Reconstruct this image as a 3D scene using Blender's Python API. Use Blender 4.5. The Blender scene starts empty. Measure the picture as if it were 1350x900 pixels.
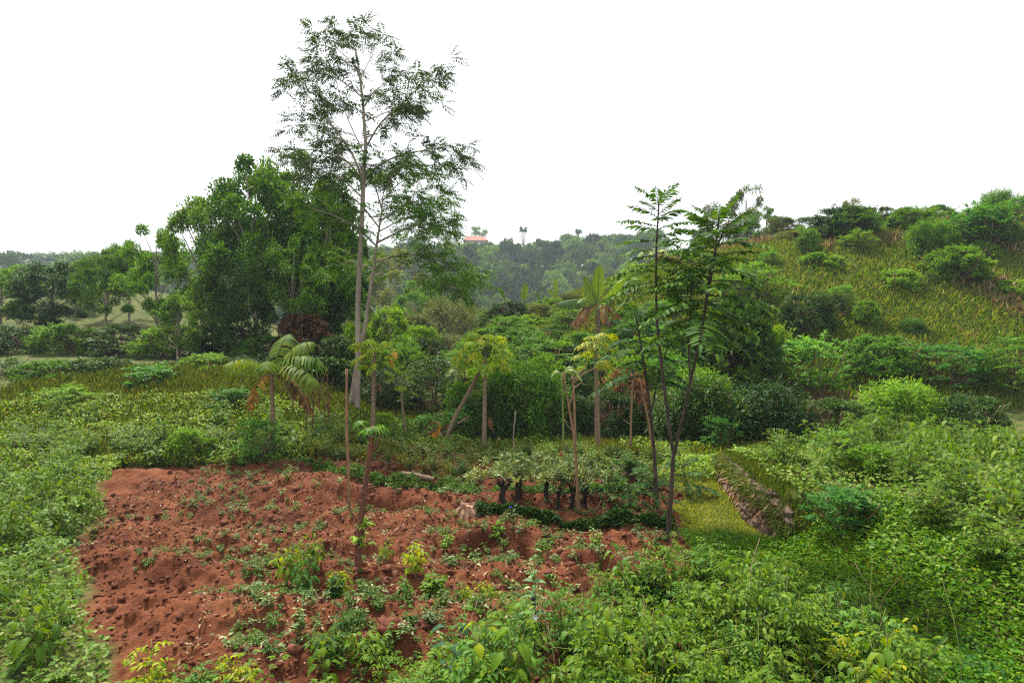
import bpy, math
import numpy as np
from mathutils import Vector

sc = bpy.context.scene
COL = sc.collection
rng = np.random.default_rng(7)
R = math.radians
F0, CX, HY, CH = 850.0, 675.0, 430.0, 2.6      # focal length in photo pixels, principal column, horizon row, eye height

def P(px, py, d):
    return np.array([(px - CX) / F0 * d, d, CH - (py - HY) / F0 * d])
def sm(a, b, x):
    t = np.clip((np.asarray(x, float) - a) / (b - a), 0, 1)
    return t * t * (3 - 2 * t)

# ------------------------------------------------------------------ noise
def _hash(ix, iy, s):
    h = (ix.astype(np.int64) * 374761393 + iy.astype(np.int64) * 668265263 + s * 974634533) & 0xFFFFFFFF
    h = ((h ^ (h >> 13)) * 1274126177) & 0xFFFFFFFF
    return ((h ^ (h >> 16)) & 0xFFFF) / 65535.0
def vnoise(x, y, s=0):
    x = np.asarray(x, float); y = np.asarray(y, float)
    ix = np.floor(x); iy = np.floor(y); fx = x - ix; fy = y - iy
    fx = fx * fx * (3 - 2 * fx); fy = fy * fy * (3 - 2 * fy)
    a = _hash(ix, iy, s); b = _hash(ix + 1, iy, s); c = _hash(ix, iy + 1, s); d = _hash(ix + 1, iy + 1, s)
    return (a * (1 - fx) + b * fx) * (1 - fy) + (c * (1 - fx) + d * fx) * fy - 0.5
def fbm(x, y, f, o=3, s=0):
    r = 0
    for k in range(o):
        r = r + vnoise(x * f * 2 ** k + 17.3 * k, y * f * 2 ** k - 9.1 * k, s + k) / 2 ** k
    return r

# ------------------------------------------------------------------ terrain
def wall_x(y):
    return np.interp(y, [3, 5, 7, 8.7, 11.3, 12.2], [4.0, 3.55, 3.25, 3.12, 3.58, 4.3])
def edge_y(x):                      # upper edge of the freshly dug plot
    return np.interp(x, [-11, -4.3, -2.5, -0.85, 0.0, 2.2], [15.5, 12.15, 10.6, 9.85, 9.9, 9.8])
def terrain(x, y):
    x = np.asarray(x, float); y = np.asarray(y, float)
    z = 1.0 * (1 - sm(0.3, 3.3, y))
    z = z + 1.3 * sm(12, 19, y) * sm(-2.6, -7, x)
    z = z + 4.2 * sm(19, 45, y) * sm(-7, -24, x) * (1 - sm(50, 75, y))
    spur = np.interp(x, [-14, -6, -3, 0, 3, 6, 10, 14, 30, 60], [0, 0.2, 1.3, 3.3, 4.1, 5.3, 6.4, 7.1, 8.5, 10])
    z = z + spur * sm(14.5, 33, y) * (1 - sm(37, 66, y))
    wz = np.interp(y, [1.5, 3, 6, 9, 10.5, 11.4, 12.4], [0, .55, .6, .55, .43, .34, .0])
    z = z + wz * (sm(0.08, 0.3, x - wall_x(y)) * sm(7.6, 8.0, y) + sm(-.3, 1.2, x - wall_x(y)) * (1 - sm(7.6, 8.0, y)))
    z = z - 11 * sm(37, 70, y)
    px = CX + x / np.maximum(y, 1) * F0
    top = np.interp(px, [-300, 0, 250, 375, 600, 680, 745, 850, 975, 1200, 1600], [10, 12, 14, 17, 20.5, 20.0, 22, 23, 25, 22, 18])
    z = z + (top + 11) * sm(72, 205, y) - 12 * sm(215, 340, y)
    z = z + fbm(x, y, 0.05, 2, 5) * 2.5 * sm(25, 80, y)
    z = z + fbm(x, y, 0.4, 2, 9) * 0.12 * sm(4, 12, y)
    return z
def soil_mask(x, y):
    m = 1 - sm(13.0, 13.8, y + 0.4 * fbm(x, y, 0.9, 2, 3))
    m = m * (1 - sm(2.0, 2.5, x - 0.12 * (y - 8) + 0.35 * fbm(x, y, 1.1, 2, 11)))
    lb = np.maximum(np.interp(y, [0, 11.4, 12.1, 13, 15], [-60, -60, -4.3, -3.6, -2.2]), -.60 * y - .3)
    m = m * sm(-0.5, 0.3, x - lb + 0.5 * fbm(x, y, 0.8, 2, 13))
    return m
def rows_z(x, y):
    m = soil_mask(x, y)
    y2 = y - 0.06 * x ** 2 * 0.25 + 0.28 * fbm(x, y, 0.35, 2, 21)
    z = 0.07 * np.sin(y2 * 2 * math.pi / 0.95)
    z = z + 0.10 * fbm(x, y, 1.3, 2, 31)
    cl = np.abs(fbm(x, y, 4.2, 3, 41))
    z = z + 0.095 * (0.35 - cl) + 0.07 * fbm(x, y, 9, 2, 51) + 0.02 * fbm(x, y, 19, 1, 57)
    # old bed edges: low steps facing the camera
    for (pts, h) in ((((375, 640), (430, 652), (480, 664), (540, 668)), .13), (((620, 722), (665, 716), (720, 738), (790, 752)), .12), (((380, 855), (450, 868), (520, 880)), .12)):
        w = [((p - CX) / F0 * (CH * F0 / (q - HY)), CH * F0 / (q - HY)) for p, q in pts]
        yy = np.interp(x, [a for a, b in w], [b for a, b in w])
        inx = sm(w[0][0] - .4, w[0][0], x) * (1 - sm(w[-1][0], w[-1][0] + .4, x))
        z = z + h * inx * (sm(-.02, .12, y - yy) - sm(.12, .8, y - yy)) - h * .6 * inx * np.exp(-((y - yy + .06) / .09) ** 2)
    return z * m
def gz(x, y):
    return terrain(x, y) + rows_z(x, y)
def Gp(px, py, it=12):                    # ground point seen at a photo pixel
    d = CH * F0 / max(py - HY, 8.0)
    for _ in range(it):
        x = (px - CX) / F0 * d
        d = d * .4 + .6 * (CH - float(terrain(x, d))) * F0 / max(py - HY, 8.0)
    return np.array([(px - CX) / F0 * d, d, float(gz((px - CX) / F0 * d, d))])

# ------------------------------------------------------------------ mesh builder
class MB:
    def __init__(s): s.V = []; s.L = []; s.S = []; s.M = []; s.n = 0
    def add(s, V, F, m=0):
        V = np.asarray(V, float).reshape(-1, 3); F = np.asarray(F, int)
        if len(F) == 0: return
        s.V.append(V); s.L.append(F.reshape(-1) + s.n); s.S.append(np.full(len(F), F.shape[1])); s.M.append(np.full(len(F), m)); s.n += len(V)
    def arr(s):
        return np.concatenate(s.V), np.concatenate(s.L), np.concatenate(s.S), np.concatenate(s.M)
    def mesh(s, name, mats, smooth=True):
        V, L, S, M = s.arr()
        me = bpy.data.meshes.new(name)
        me.vertices.add(len(V)); me.vertices.foreach_set('co', V.astype(np.float32).ravel())
        me.loops.add(len(L)); me.loops.foreach_set('vertex_index', L.astype(np.int32))
        me.polygons.add(len(S)); st = np.concatenate([[0], np.cumsum(S)[:-1]])
        me.polygons.foreach_set('loop_start', st.astype(np.int32)); 
        for m in (mats if isinstance(mats, (list, tuple)) else [mats]): me.materials.append(m)
        me.polygons.foreach_set('material_index', M.astype(np.int32))
        me.polygons.foreach_set('use_smooth', np.full(len(S), smooth))
        me.update(calc_edges=True)
        return me
    def stamp(s, other, loc, rz, scl, tilt=None):
        """bake copies of another builder into this one (for growth nobody could count)"""
        V, L, S, M = other.arr()
        c, q = math.cos(rz), math.sin(rz)
        W = V * np.asarray(scl)
        if tilt is not None:
            W = W + np.stack([tilt[0] * W[:, 2], tilt[1] * W[:, 2], 0 * W[:, 2]], 1)
        W = np.stack([W[:, 0] * c - W[:, 1] * q, W[:, 0] * q + W[:, 1] * c, W[:, 2]], 1) + loc
        s.V.append(W); s.L.append(L + s.n); s.S.append(S); s.M.append(M); s.n += len(V)

def link(name, data, parent=None):
    o = bpy.data.objects.new(name, data); COL.objects.link(o)
    if parent is not None: o.parent = parent
    return o
def obj(name, mb, mats, parent=None, smooth=True):
    return link(name, mb.mesh(name, mats, smooth), parent)
def tag(o, label=None, cat=None, group=None, kind=None):
    if label: o['label'] = label
    if cat: o['category'] = cat
    if group: o['group'] = group
    if kind: o['kind'] = kind
    return o
def thing(name, label, cat, loc=(0, 0, 0), group=None, rz=0.0):
    o = link(name, None); o.location = loc; o.rotation_euler = (0, 0, rz)
    return tag(o, label, cat, group)
def dup(root, loc, rz=0, scl=None, label=None, group=None):
    r = root.copy(); COL.objects.link(r); r.location = loc; r.rotation_euler = (0, 0, rz)
    if scl is not None: r.scale = scl
    if label: r['label'] = label
    if group: r['group'] = group
    for ch in list(root.children):
        c = ch.copy(); COL.objects.link(c); c.parent = r
    return r

# ------------------------------------------------------------------ materials
def new_mat(name):
    m = bpy.data.materials.new(name); m.use_nodes = True
    nt = m.node_tree; nt.nodes.clear()
    return m, nt, lambda t: nt.nodes.new(t), nt.links.new
def ramp(n, stops):
    cr = n.color_ramp
    while len(cr.elements) > 1: cr.elements.remove(cr.elements[-1])
    cr.elements[0].position = stops[0][0]; cr.elements[0].color = (*stops[0][1], 1)
    for p, c in stops[1:]:
        e = cr.elements.new(p); e.color = (*c, 1)
def leaf_mat(name, cols, trans=.3, rough=.45, spec=.35, var=.35):
    spec *= .45; rough = min(.7, rough + .1)
    cols = [tuple(max(.004, (.3 * c[0] + .6 * c[1] + .1 * c[2]) * (1 - 1.22) + 1.22 * v) for v in c) for c in cols]
    m, nt, N, lk = new_mat(name)
    g = N('ShaderNodeNewGeometry'); oi = N('ShaderNodeObjectInfo')
    r = N('ShaderNodeValToRGB'); k = len(cols)
    ramp(r, [(i / max(k - 1, 1), c) for i, c in enumerate(cols)])
    lk(g.outputs['Random Per Island'], r.inputs[0])
    mr = N('ShaderNodeMapRange'); mr.inputs[3].default_value = 1 - var; mr.inputs[4].default_value = 1 + var
    lk(oi.outputs['Random'], mr.inputs[0])
    hs = N('ShaderNodeHueSaturation'); lk(mr.outputs[0], hs.inputs['Value']); lk(r.outputs[0], hs.inputs['Color'])
    mh = N('ShaderNodeMath'); mh.operation = 'MULTIPLY_ADD'; mh.inputs[1].default_value = -.03; mh.inputs[2].default_value = .515
    lk(oi.outputs['Random'], mh.inputs[0]); lk(mh.outputs[0], hs.inputs['Hue'])
    b = N('ShaderNodeBsdfPrincipled'); lk(hs.outputs[0], b.inputs['Base Color'])
    b.inputs['Roughness'].default_value = rough; b.inputs['Specular IOR Level'].default_value = spec
    t = N('ShaderNodeBsdfTranslucent')
    mx = N('ShaderNodeMix'); mx.data_type = 'RGBA'; mx.blend_type = 'MULTIPLY'; mx.inputs[0].default_value = 1
    lk(hs.outputs[0], mx.inputs[6]); mx.inputs[7].default_value = (1.7, 1.5, .5, 1)
    lk(mx.outputs[2], t.inputs[0])
    ms = N('ShaderNodeMixShader'); ms.inputs[0].default_value = trans
    lk(b.outputs[0], ms.inputs[1]); lk(t.outputs[0], ms.inputs[2])
    o = N('ShaderNodeOutputMaterial'); lk(ms.outputs[0], o.inputs[0])
    return m
def bark_mat(name, a, b_, scale=9, bump=.35, stretch=.25):
    m, nt, N, lk = new_mat(name)
    tc = N('ShaderNodeTexCoord'); mp = N('ShaderNodeMapping'); mp.inputs['Scale'].default_value = (1, 1, stretch)
    lk(tc.outputs['Object'], mp.inputs[0])
    n1 = N('ShaderNodeTexNoise'); n1.inputs['Scale'].default_value = scale; n1.inputs['Detail'].default_value = 6; n1.inputs['Roughness'].default_value = .65
    lk(mp.outputs[0], n1.inputs[0])
    r = N('ShaderNodeValToRGB'); ramp(r, [(.3, a), (.7, b_)]); lk(n1.outputs[0], r.inputs[0])
    b = N('ShaderNodeBsdfPrincipled'); lk(r.outputs[0], b.inputs['Base Color']); b.inputs['Roughness'].default_value = .85
    b.inputs['Specular IOR Level'].default_value = .2
    bp = N('ShaderNodeBump'); bp.inputs['Strength'].default_value = bump; bp.inputs['Distance'].default_value = .02
    lk(n1.outputs[0], bp.inputs['Height']); lk(bp.outputs[0], b.inputs['Normal'])
    o = N('ShaderNodeOutputMaterial'); lk(b.outputs[0], o.inputs[0])
    return m
def plain_mat(name, c, rough=.6):
    return bark_mat(name, tuple(.85 * v for v in c), tuple(min(1, 1.12 * v) for v in c), 14, .08, 1)

def ground_mat():
    m, nt, N, lk = new_mat('earth')
    tc = N('ShaderNodeTexCoord'); at = N('ShaderNodeAttribute'); at.attribute_name = 'cover'
    at2 = N('ShaderNodeAttribute'); at2.attribute_name = 'redbank'
    def noise(s, d=5, ro=.6):
        n = N('ShaderNodeTexNoise'); n.inputs['Scale'].default_value = s; n.inputs['Detail'].default_value = d; n.inputs['Roughness'].default_value = ro
        lk(tc.outputs['Object'], n.inputs[0]); return n
    n1 = noise(1.1, 5); n2 = noise(26, 6, .7); n3 = noise(5.5, 4)
    r1 = N('ShaderNodeValToRGB'); ramp(r1, [(.28, (.060, .019, .009)), (.5, (.130, .042, .0175)), (.75, (.205, .077, .036))]); lk(n1.outputs[0], r1.inputs[0])
    r2 = N('ShaderNodeValToRGB'); ramp(r2, [(.3, (.55, .50, .48)), (.55, (1, 1, 1)), (.74, (1.35, 1.35, 1.4))]); lk(n2.outputs[0], r2.inputs[0])
    mu = N('ShaderNodeMix'); mu.data_type = 'RGBA'; mu.blend_type = 'MULTIPLY'; mu.inputs[0].default_value = 1
    lk(r1.outputs[0], mu.inputs[6]); lk(r2.outputs[0], mu.inputs[7])
    r3 = N('ShaderNodeValToRGB'); ramp(r3, [(.35, (.025, .042, .010)), (.5, (.075, .095, .022)), (.66, (.12, .10, .036))]); lk(n3.outputs[0], r3.inputs[0])
    mk = N('ShaderNodeMath'); mk.operation = 'MULTIPLY_ADD'; mk.inputs[1].default_value = .7; lk(n3.outputs[0], mk.inputs[0]); mk.inputs[2].default_value = -.35
    ad = N('ShaderNodeMath'); ad.operation = 'ADD'; ad.use_clamp = True; lk(at.outputs['Fac'], ad.inputs[0]); lk(mk.outputs[0], ad.inputs[1])
    mr = N('ShaderNodeMapRange'); mr.inputs[1].default_value = .3; mr.inputs[2].default_value = .7; lk(ad.outputs[0], mr.inputs[0])
    mx = N('ShaderNodeMix'); mx.data_type = 'RGBA'; lk(mr.outputs[0], mx.inputs[0]); lk(mu.outputs[2], mx.inputs[6]); lk(r3.outputs[0], mx.inputs[7])
    mx2 = N('ShaderNodeMix'); mx2.data_type = 'RGBA'; lk(at2.outputs['Fac'], mx2.inputs[0]); lk(mx.outputs[2], mx2.inputs[6]); mx2.inputs[7].default_value = (.30, .14, .085, 1)
    b = N('ShaderNodeBsdfPrincipled'); lk(mx2.outputs[2], b.inputs['Base Color']); b.inputs['Roughness'].default_value = .95; b.inputs['Specular IOR Level'].default_value = .12
    bp = N('ShaderNodeBump'); bp.inputs['Strength'].default_value = .8; bp.inputs['Distance'].default_value = .03
    lk(n2.outputs[0], bp.inputs['Height']); lk(bp.outputs[0], b.inputs['Normal'])
    o = N('ShaderNodeOutputMaterial'); lk(b.outputs[0], o.inputs[0])
    return m

M = {}
M['weed'] = leaf_mat('weed_leaf', [(.028, .067, .010), (.048, .106, .015), (.071, .135, .019), (.097, .151, .026)], .32)
M['weed2'] = leaf_mat('broad_weed_leaf', [(.03, .085, .02), (.05, .12, .025), (.07, .15, .03)], .25)
M['yellowweed'] = leaf_mat('yellow_green_leaf', [(.085, .16, .015), (.14, .22, .02), (.20, .25, .025), (.24, .23, .03)], .38)
M['grass'] = leaf_mat('grass_blade', [(.07, .125, .02), (.11, .17, .03), (.16, .19, .045), (.22, .20, .08)], .3)
M['pathgrass'] = leaf_mat('path_grass_blade', [(.152, .234, .041), (.220, .275, .055), (.289, .303, .083), (.372, .330, .138)], .3)
M['pale'] = leaf_mat('pale_crop_leaf', [(.056, .104, .032), (.104, .160, .056), (.176, .224, .104), (.288, .320, .192)], .25)
M['crop'] = leaf_mat('crop_leaf', [(.054, .119, .024), (.095, .177, .034), (.130, .214, .048), (.203, .237, .084)], .28)
M['dark'] = leaf_mat('dark_shrub_leaf', [(.017, .044, .012), (.029, .070, .015), (.048, .099, .022), (.070, .128, .029)], .22, .4, .4)
M['border'] = leaf_mat('creeper_leaf', [(.022, .055, .014), (.036, .080, .018), (.055, .105, .022), (.09, .14, .03)], .2)
M['mid'] = leaf_mat('shrub_leaf', [(.047, .120, .022), (.082, .182, .030), (.128, .246, .041), (.182, .301, .055)], .28)
M['bright'] = leaf_mat('bright_shrub_leaf', [(.070, .164, .023), (.118, .234, .031), (.172, .296, .043), (.234, .328, .055)], .32)
M['olive'] = leaf_mat('olive_leaf', [(.065, .091, .029), (.098, .130, .039), (.130, .163, .052), (.169, .182, .072)], .28)
M['tree'] = leaf_mat('tree_leaf', [(.030, .083, .016), (.056, .126, .020), (.089, .177, .028), (.131, .222, .040)], .25)
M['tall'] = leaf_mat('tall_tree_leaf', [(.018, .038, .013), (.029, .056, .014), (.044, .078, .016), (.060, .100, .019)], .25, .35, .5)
M['frond'] = leaf_mat('frond_leaf', [(.023, .061, .018), (.037, .089, .023), (.058, .121, .028), (.083, .152, .033)], .25, .55, .25)
M['papaya'] = leaf_mat('papaya_leaf', [(.066, .138, .020), (.110, .198, .024), (.165, .242, .031), (.264, .286, .033)], .35)
M['yellowpap'] = leaf_mat('yellowing_papaya_leaf', [(.09, .15, .018), (.16, .21, .022), (.22, .25, .025), (.29, .27, .03)], .35)
M['cassava'] = leaf_mat('cassava_leaf', [(.062, .163, .039), (.101, .232, .054), (.139, .288, .070)], .28)
M['banana'] = leaf_mat('banana_leaf', [(.051, .105, .016), (.076, .134, .019), (.102, .150, .022)], .35, .35, .45)
M['palebanana'] = leaf_mat('pale_banana_leaf', [(.16, .23, .08), (.22, .29, .13), (.30, .34, .20)], .35, .35, .45)
M['gloss'] = leaf_mat('glossy_leaf', [(.05, .10, .018), (.085, .135, .022), (.13, .165, .03)], .3, .5, .3, .05)
M['deadleaf'] = leaf_mat('dead_leaf', [(.072, .038, .025), (.128, .068, .038), (.196, .115, .068), (.255, .178, .119)], .2, .7, .2)
M['orangeleaf'] = leaf_mat('orange_leaf', [(.40, .17, .02), (.45, .22, .03)], .3)
M['reddish'] = leaf_mat('reddish_leaf', [(.04, .028, .014), (.07, .034, .02), (.09, .045, .026), (.045, .05, .018)], .2)
M['far'] = leaf_mat('far_tree_leaf', [(.035, .079, .023), (.061, .117, .028), (.089, .151, .038), (.128, .184, .055)], .2, .6, .2, .8)
M['farbright'] = leaf_mat('far_bright_leaf', [(.056, .125, .025), (.081, .163, .033), (.112, .194, .043)], .25, .6, .2)
M['litter'] = leaf_mat('dry_litter', [(.12, .07, .04), (.24, .15, .085), (.36, .26, .17), (.46, .38, .28)], .1, .8, .15)
M['hillgrass'] = leaf_mat('hill_grass', [(.07, .14, .02), (.11, .185, .03), (.16, .22, .04), (.21, .24, .06), (.24, .22, .10)], .3)
M['dryhill'] = leaf_mat('dry_hill_grass', [(.20, .12, .09), (.28, .19, .13), (.33, .26, .17), (.16, .15, .05)], .2)
M['bark'] = bark_mat('grey_bark', (.14, .105, .08), (.36, .30, .245), 10)
M['barkbrown'] = bark_mat('brown_bark', (.085, .05, .032), (.235, .145, .09), 14)
M['barkdark'] = bark_mat('dark_bark', (.028, .020, .016), (.085, .060, .046), 16)
M['barkpap'] = bark_mat('papaya_bark', (.12, .085, .055), (.27, .19, .12), 18, .3, 1.5)
M['stake'] = bark_mat('tan_stake', (.13, .075, .04), (.30, .175, .095), 22)
M['redstake'] = bark_mat('red_brown_stake', (.07, .03, .02), (.19, .085, .05), 22)
M['stalk'] = bark_mat('green_stalk', (.10, .13, .03), (.18, .20, .05), 14, .1)
M['whitebark'] = bark_mat('pale_bark', (.30, .28, .25), (.52, .50, .47), 6)
M['black'] = bark_mat('blackened_stem', (.012, .009, .008), (.045, .030, .024), 20)
M['stump'] = bark_mat('split_wood', (.16, .075, .042), (.42, .26, .17), 12, .6, .15)
M['stone'] = bark_mat('wall_stone', (.05, .033, .022), (.17, .115, .078), 9, .7, 1)
M['roof'] = bark_mat('red_roof_tile', (.26, .10, .075), (.36, .15, .11), 3, .2, 1)
M['wallwhite'] = plain_mat('white_wall', (.7, .68, .64))
M['white'] = plain_mat('white_petal', (.8, .78, .8))
M['berry'] = plain_mat('dark_berry', (.015, .012, .02))
M['blue'] = plain_mat('blue_petal', (.05, .04, .35))
M['fruit'] = plain_mat('green_fruit', (.045, .085, .02))
M['ripe'] = plain_mat('ripe_fruit', (.45, .24, .03))
M['window'] = plain_mat('window_dark', (.05, .05, .05))
M['husk'] = plain_mat('red_husk', (.30, .08, .03))
M['clod'] = bark_mat('red_clod', (.085, .026, .014), (.165, .054, .028), 12, .9, 1)

# ------------------------------------------------------------------ leaves and tubes
def nrm(v):
    return v / np.maximum(np.linalg.norm(v, axis=-1, keepdims=True), 1e-9)
UP = np.array([0, 0, 1.0])
class LS:                                   # a set of leaves: base point, direction, normal, length, width
    def __init__(s): s.a = [[], [], [], [], []]
    def add(s, p, d, n, L, W):
        p = np.atleast_2d(p); k = len(p)
        for arr, v in zip(s.a, (p, np.broadcast_to(d, (k, 3)), np.broadcast_to(n, (k, 3)))): arr.append(np.array(v, float))
        s.a[3].append(np.broadcast_to(L, (k,)).astype(float)); s.a[4].append(np.broadcast_to(W, (k,)).astype(float))
    def put(s, mb, kind='r', fold=.22, droop=.2, m=0):
        if not s.a[0]: return
        p, d, n, L, W = (np.concatenate(v) for v in s.a)
        d = nrm(d); sd = np.cross(d, n); bad = np.linalg.norm(sd, axis=1) < 1e-4; sd[bad] = np.array([1, 0, 0]); sd = nrm(sd); n = np.cross(sd, d)
        L = L[:, None]; W = W[:, None]; k = len(p); i = np.arange(k)[:, None]
        if kind == 'r':
            mid = p + d * .45 * L + n * fold * W - n * 0
            V = np.stack([p, mid - sd * W / 2, p + d * L - n * droop * L * .5, mid + sd * W / 2], 1)
            mb.add(V, np.concatenate([i * 4 + np.array([[0, 3, 2]]), i * 4 + np.array([[0, 2, 1]])]), m)
        else:
            c1 = p + d * .3 * L + n * .03 * L; c2 = p + d * .68 * L - n * droop * .3 * L; tip = p + d * L - n * droop * L
            V = np.stack([p, c1 - sd * W * .46 + n * fold * W, c1, c1 + sd * W * .46 + n * fold * W,
                          c2 - sd * W * .38 + n * fold * .8 * W, c2, c2 + sd * W * .38 + n * fold * .8 * W, tip], 1)
            mb.add(V, np.concatenate([i * 8 + np.array([[1, 2, 5, 4]]), i * 8 + np.array([[2, 3, 6, 5]])]), m)
            b = mb.n - k * 8
            F = np.concatenate([i * 8 + np.array([q]) for q in ((0, 2, 1), (0, 3, 2), (4, 5, 7), (5, 6, 7))]) 
            mb.L.append(F.reshape(-1) + b); mb.S.append(np.full(len(F), 3)); mb.M.append(np.full(len(F), m))
def rdir(k, r=rng):
    return nrm(r.normal(size=(k, 3)))
def tube(mb, pts, rad, sides=7, m=0, wob=0.0):
    pts = np.asarray(pts, float); k = len(pts); rad = np.broadcast_to(rad, (k,)).astype(float)
    tg = np.gradient(pts, axis=0); tg = nrm(tg)
    ref = np.array([1.0, 0.13, 0]); 
    if abs(np.dot(tg[0], ref)) > .9: ref = np.array([0, 1.0, .1])
    a = nrm(np.cross(tg, ref)); b = np.cross(tg, a)
    th = np.arange(sides) * 2 * math.pi / sides
    rr = rad[:, None] * (1 + wob * rng.normal(size=(k, sides)))
    V = pts[:, None] + rr[..., None] * (np.cos(th)[None, :, None] * a[:, None] + np.sin(th)[None, :, None] * b[:, None])
    q = []
    for i in range(k - 1):
        j = np.arange(sides); j2 = (j + 1) % sides
        q.append(np.stack([i * sides + j, i * sides + j2, (i + 1) * sides + j2, (i + 1) * sides + j], 1))
    mb.add(V, np.concatenate(q), m)
    b0 = mb.n - k * sides                                       # end cap
    mb.L.append(np.arange(sides) + b0 + (k - 1) * sides); mb.S.append(np.array([sides])); mb.M.append(np.array([m]))
def smooth_line(pts, n=6):
    pts = np.asarray(pts, float)
    if len(pts) < 3: 
        t = np.linspace(0, 1, n)[:, None]; return pts[0] * (1 - t) + pts[-1] * t
    out = []
    Q = np.vstack([2 * pts[0] - pts[1], pts, 2 * pts[-1] - pts[-2]])
    for i in range(1, len(Q) - 2):
        for t in np.linspace(0, 1, n, endpoint=False):
            out.append(.5 * ((2 * Q[i]) + (-Q[i - 1] + Q[i + 1]) * t + (2 * Q[i - 1] - 5 * Q[i] + 4 * Q[i + 1] - Q[i + 2]) * t * t + (-Q[i - 1] + 3 * Q[i] - 3 * Q[i + 1] + Q[i + 2]) * t ** 3))
    out.append(pts[-1]); return np.array(out)
def blob(mb, c, r, seed=0, m=0, rough=.25, nu=10, nv=7):
    u = np.arange(nu) * 2 * math.pi / nu; v = np.linspace(.02, math.pi - .02, nv)
    uu, vv = np.meshgrid(u, v)
    D = np.stack([np.cos(uu) * np.sin(vv), np.sin(uu) * np.sin(vv), np.cos(vv)], -1)
    q = np.random.default_rng(seed); k = 1 + rough * q.normal(size=uu.shape) * .5; k[0] = k[0].mean(); k[-1] = k[-1].mean()
    V = np.asarray(c) + D * k[..., None] * np.asarray(r)
    j = np.arange(nu); F = np.concatenate([np.stack([i * nu + j, (i + 1) * nu + j, (i + 1) * nu + (j + 1) % nu, i * nu + (j + 1) % nu], 1) for i in range(nv - 1)])
    mb.add(V.reshape(-1, 3), F, m)

def pinnate(ls, p, d, n, length, pairs, lL, lW, droop=.25, sweep=.45, hang=.15):
    """pairs of leaflets along a drooping midrib; p,d,n are (k,3)"""
    p = np.atleast_2d(p); d = nrm(np.atleast_2d(d)); n = np.atleast_2d(n)
    k = len(p); length = np.broadcast_to(length, (k,))[:, None]
    sd = nrm(np.cross(d, n)); nn = np.cross(sd, d)
    for i in range(pairs):
        t = (i + .8) / pairs
        pos = p + d * length * t - UP * droop * length * t * t
        tg = nrm(d - UP * 2 * droop * t)
        prof = (.55 + .9 * math.sin(math.pi * min(1, .12 + t * .8))) * .75
        for s in (-1, 1):
            dd = nrm(tg * sweep + sd * s - UP * hang + .12 * rng.normal(size=(k, 3)))
            ls.add(pos, dd, nn + .25 * rng.normal(size=(k, 3)), lL * prof * rng.uniform(.85, 1.15, k), lW * prof)
    pos = p + d * length - UP * droop * length
    ls.add(pos, nrm(d - UP * 2 * droop), nn, lL * .8, lW * .8)
def rib(mb, p, d, length, droop, r, m=0):
    t = np.linspace(0, 1, 6)[:, None]
    tube(mb, p + d * length * t - UP * droop * length * t * t, r * (1 - .7 * t[:, 0]), 4, m)
def palmate(ls, p, d, n, size, lobes=7, spread=125, w=.3, sub=True):
    p = np.atleast_2d(p); d = nrm(np.atleast_2d(d)); n = np.atleast_2d(n); k = len(p)
    size = np.broadcast_to(size, (k,))
    sd = nrm(np.cross(d, n)); nn = np.cross(sd, d)
    for a in np.linspace(-spread, spread, lobes):
        c, s = math.cos(R(a)), math.sin(R(a))
        dd = nrm(d * c + sd * s - UP * .22)
        L = size * (1 - .35 * abs(a) / 130)
        ls.add(p, dd, nn, L, L * w)
        if sub:
            for q in (-1, 1):
                c2, s2 = math.cos(R(a + 38 * q)), math.sin(R(a + 38 * q))
                ls.add(p + dd * (L * .42)[:, None], d * c2 + sd * s2 - UP * .3, nn, L * .45, L * .17)

# ------------------------------------------------------------------ ground
xs = np.unique(np.concatenate([-np.geomspace(9, 300, 70), np.linspace(-9, -4.6, 90), np.linspace(-4.6, 3.6, 300), np.linspace(3.6, 9, 90), np.geomspace(9, 300, 70)]))
ys = np.unique(np.concatenate([np.linspace(-30, 2, 14), np.linspace(2, 4.2, 24), np.linspace(4.2, 8, 170), np.linspace(8, 13.6, 150), np.linspace(13.6, 40, 110), np.geomspace(40, 360, 90)]))
X, Y = np.meshgrid(xs, ys)
Z = gz(X, Y)
nx, ny = len(xs), len(ys)
g = MB()
ii = (np.arange(ny - 1)[:, None] * nx + np.arange(nx - 1)[None]).ravel()
g.add(np.stack([X, Y, Z], -1).reshape(-1, 3), np.stack([ii, ii + 1, ii + nx + 1, ii + nx], 1))
ground = obj('ground', g, ground_mat()); tag(ground, 'red dug soil plot running into green hills', 'ground', kind='structure')
at = ground.data.attributes.new('cover', 'FLOAT', 'POINT'); at.data.foreach_set('value', (1 - soil_mask(X, Y)).astype(np.float32).ravel())
PX = CX + X / np.maximum(Y, 1) * F0
PYY = HY - (Z - CH) / np.maximum(Y, 1) * F0
rb = np.exp(-((PX - 766) / 10) ** 2 - ((PYY - 386) / 13) ** 2) * (Y > 24) * (Y < 40)
at = ground.data.attributes.new('redbank', 'FLOAT', 'POINT'); at.data.foreach_set('value', np.clip(rb * 2, 0, 1).astype(np.float32).ravel())

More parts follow.
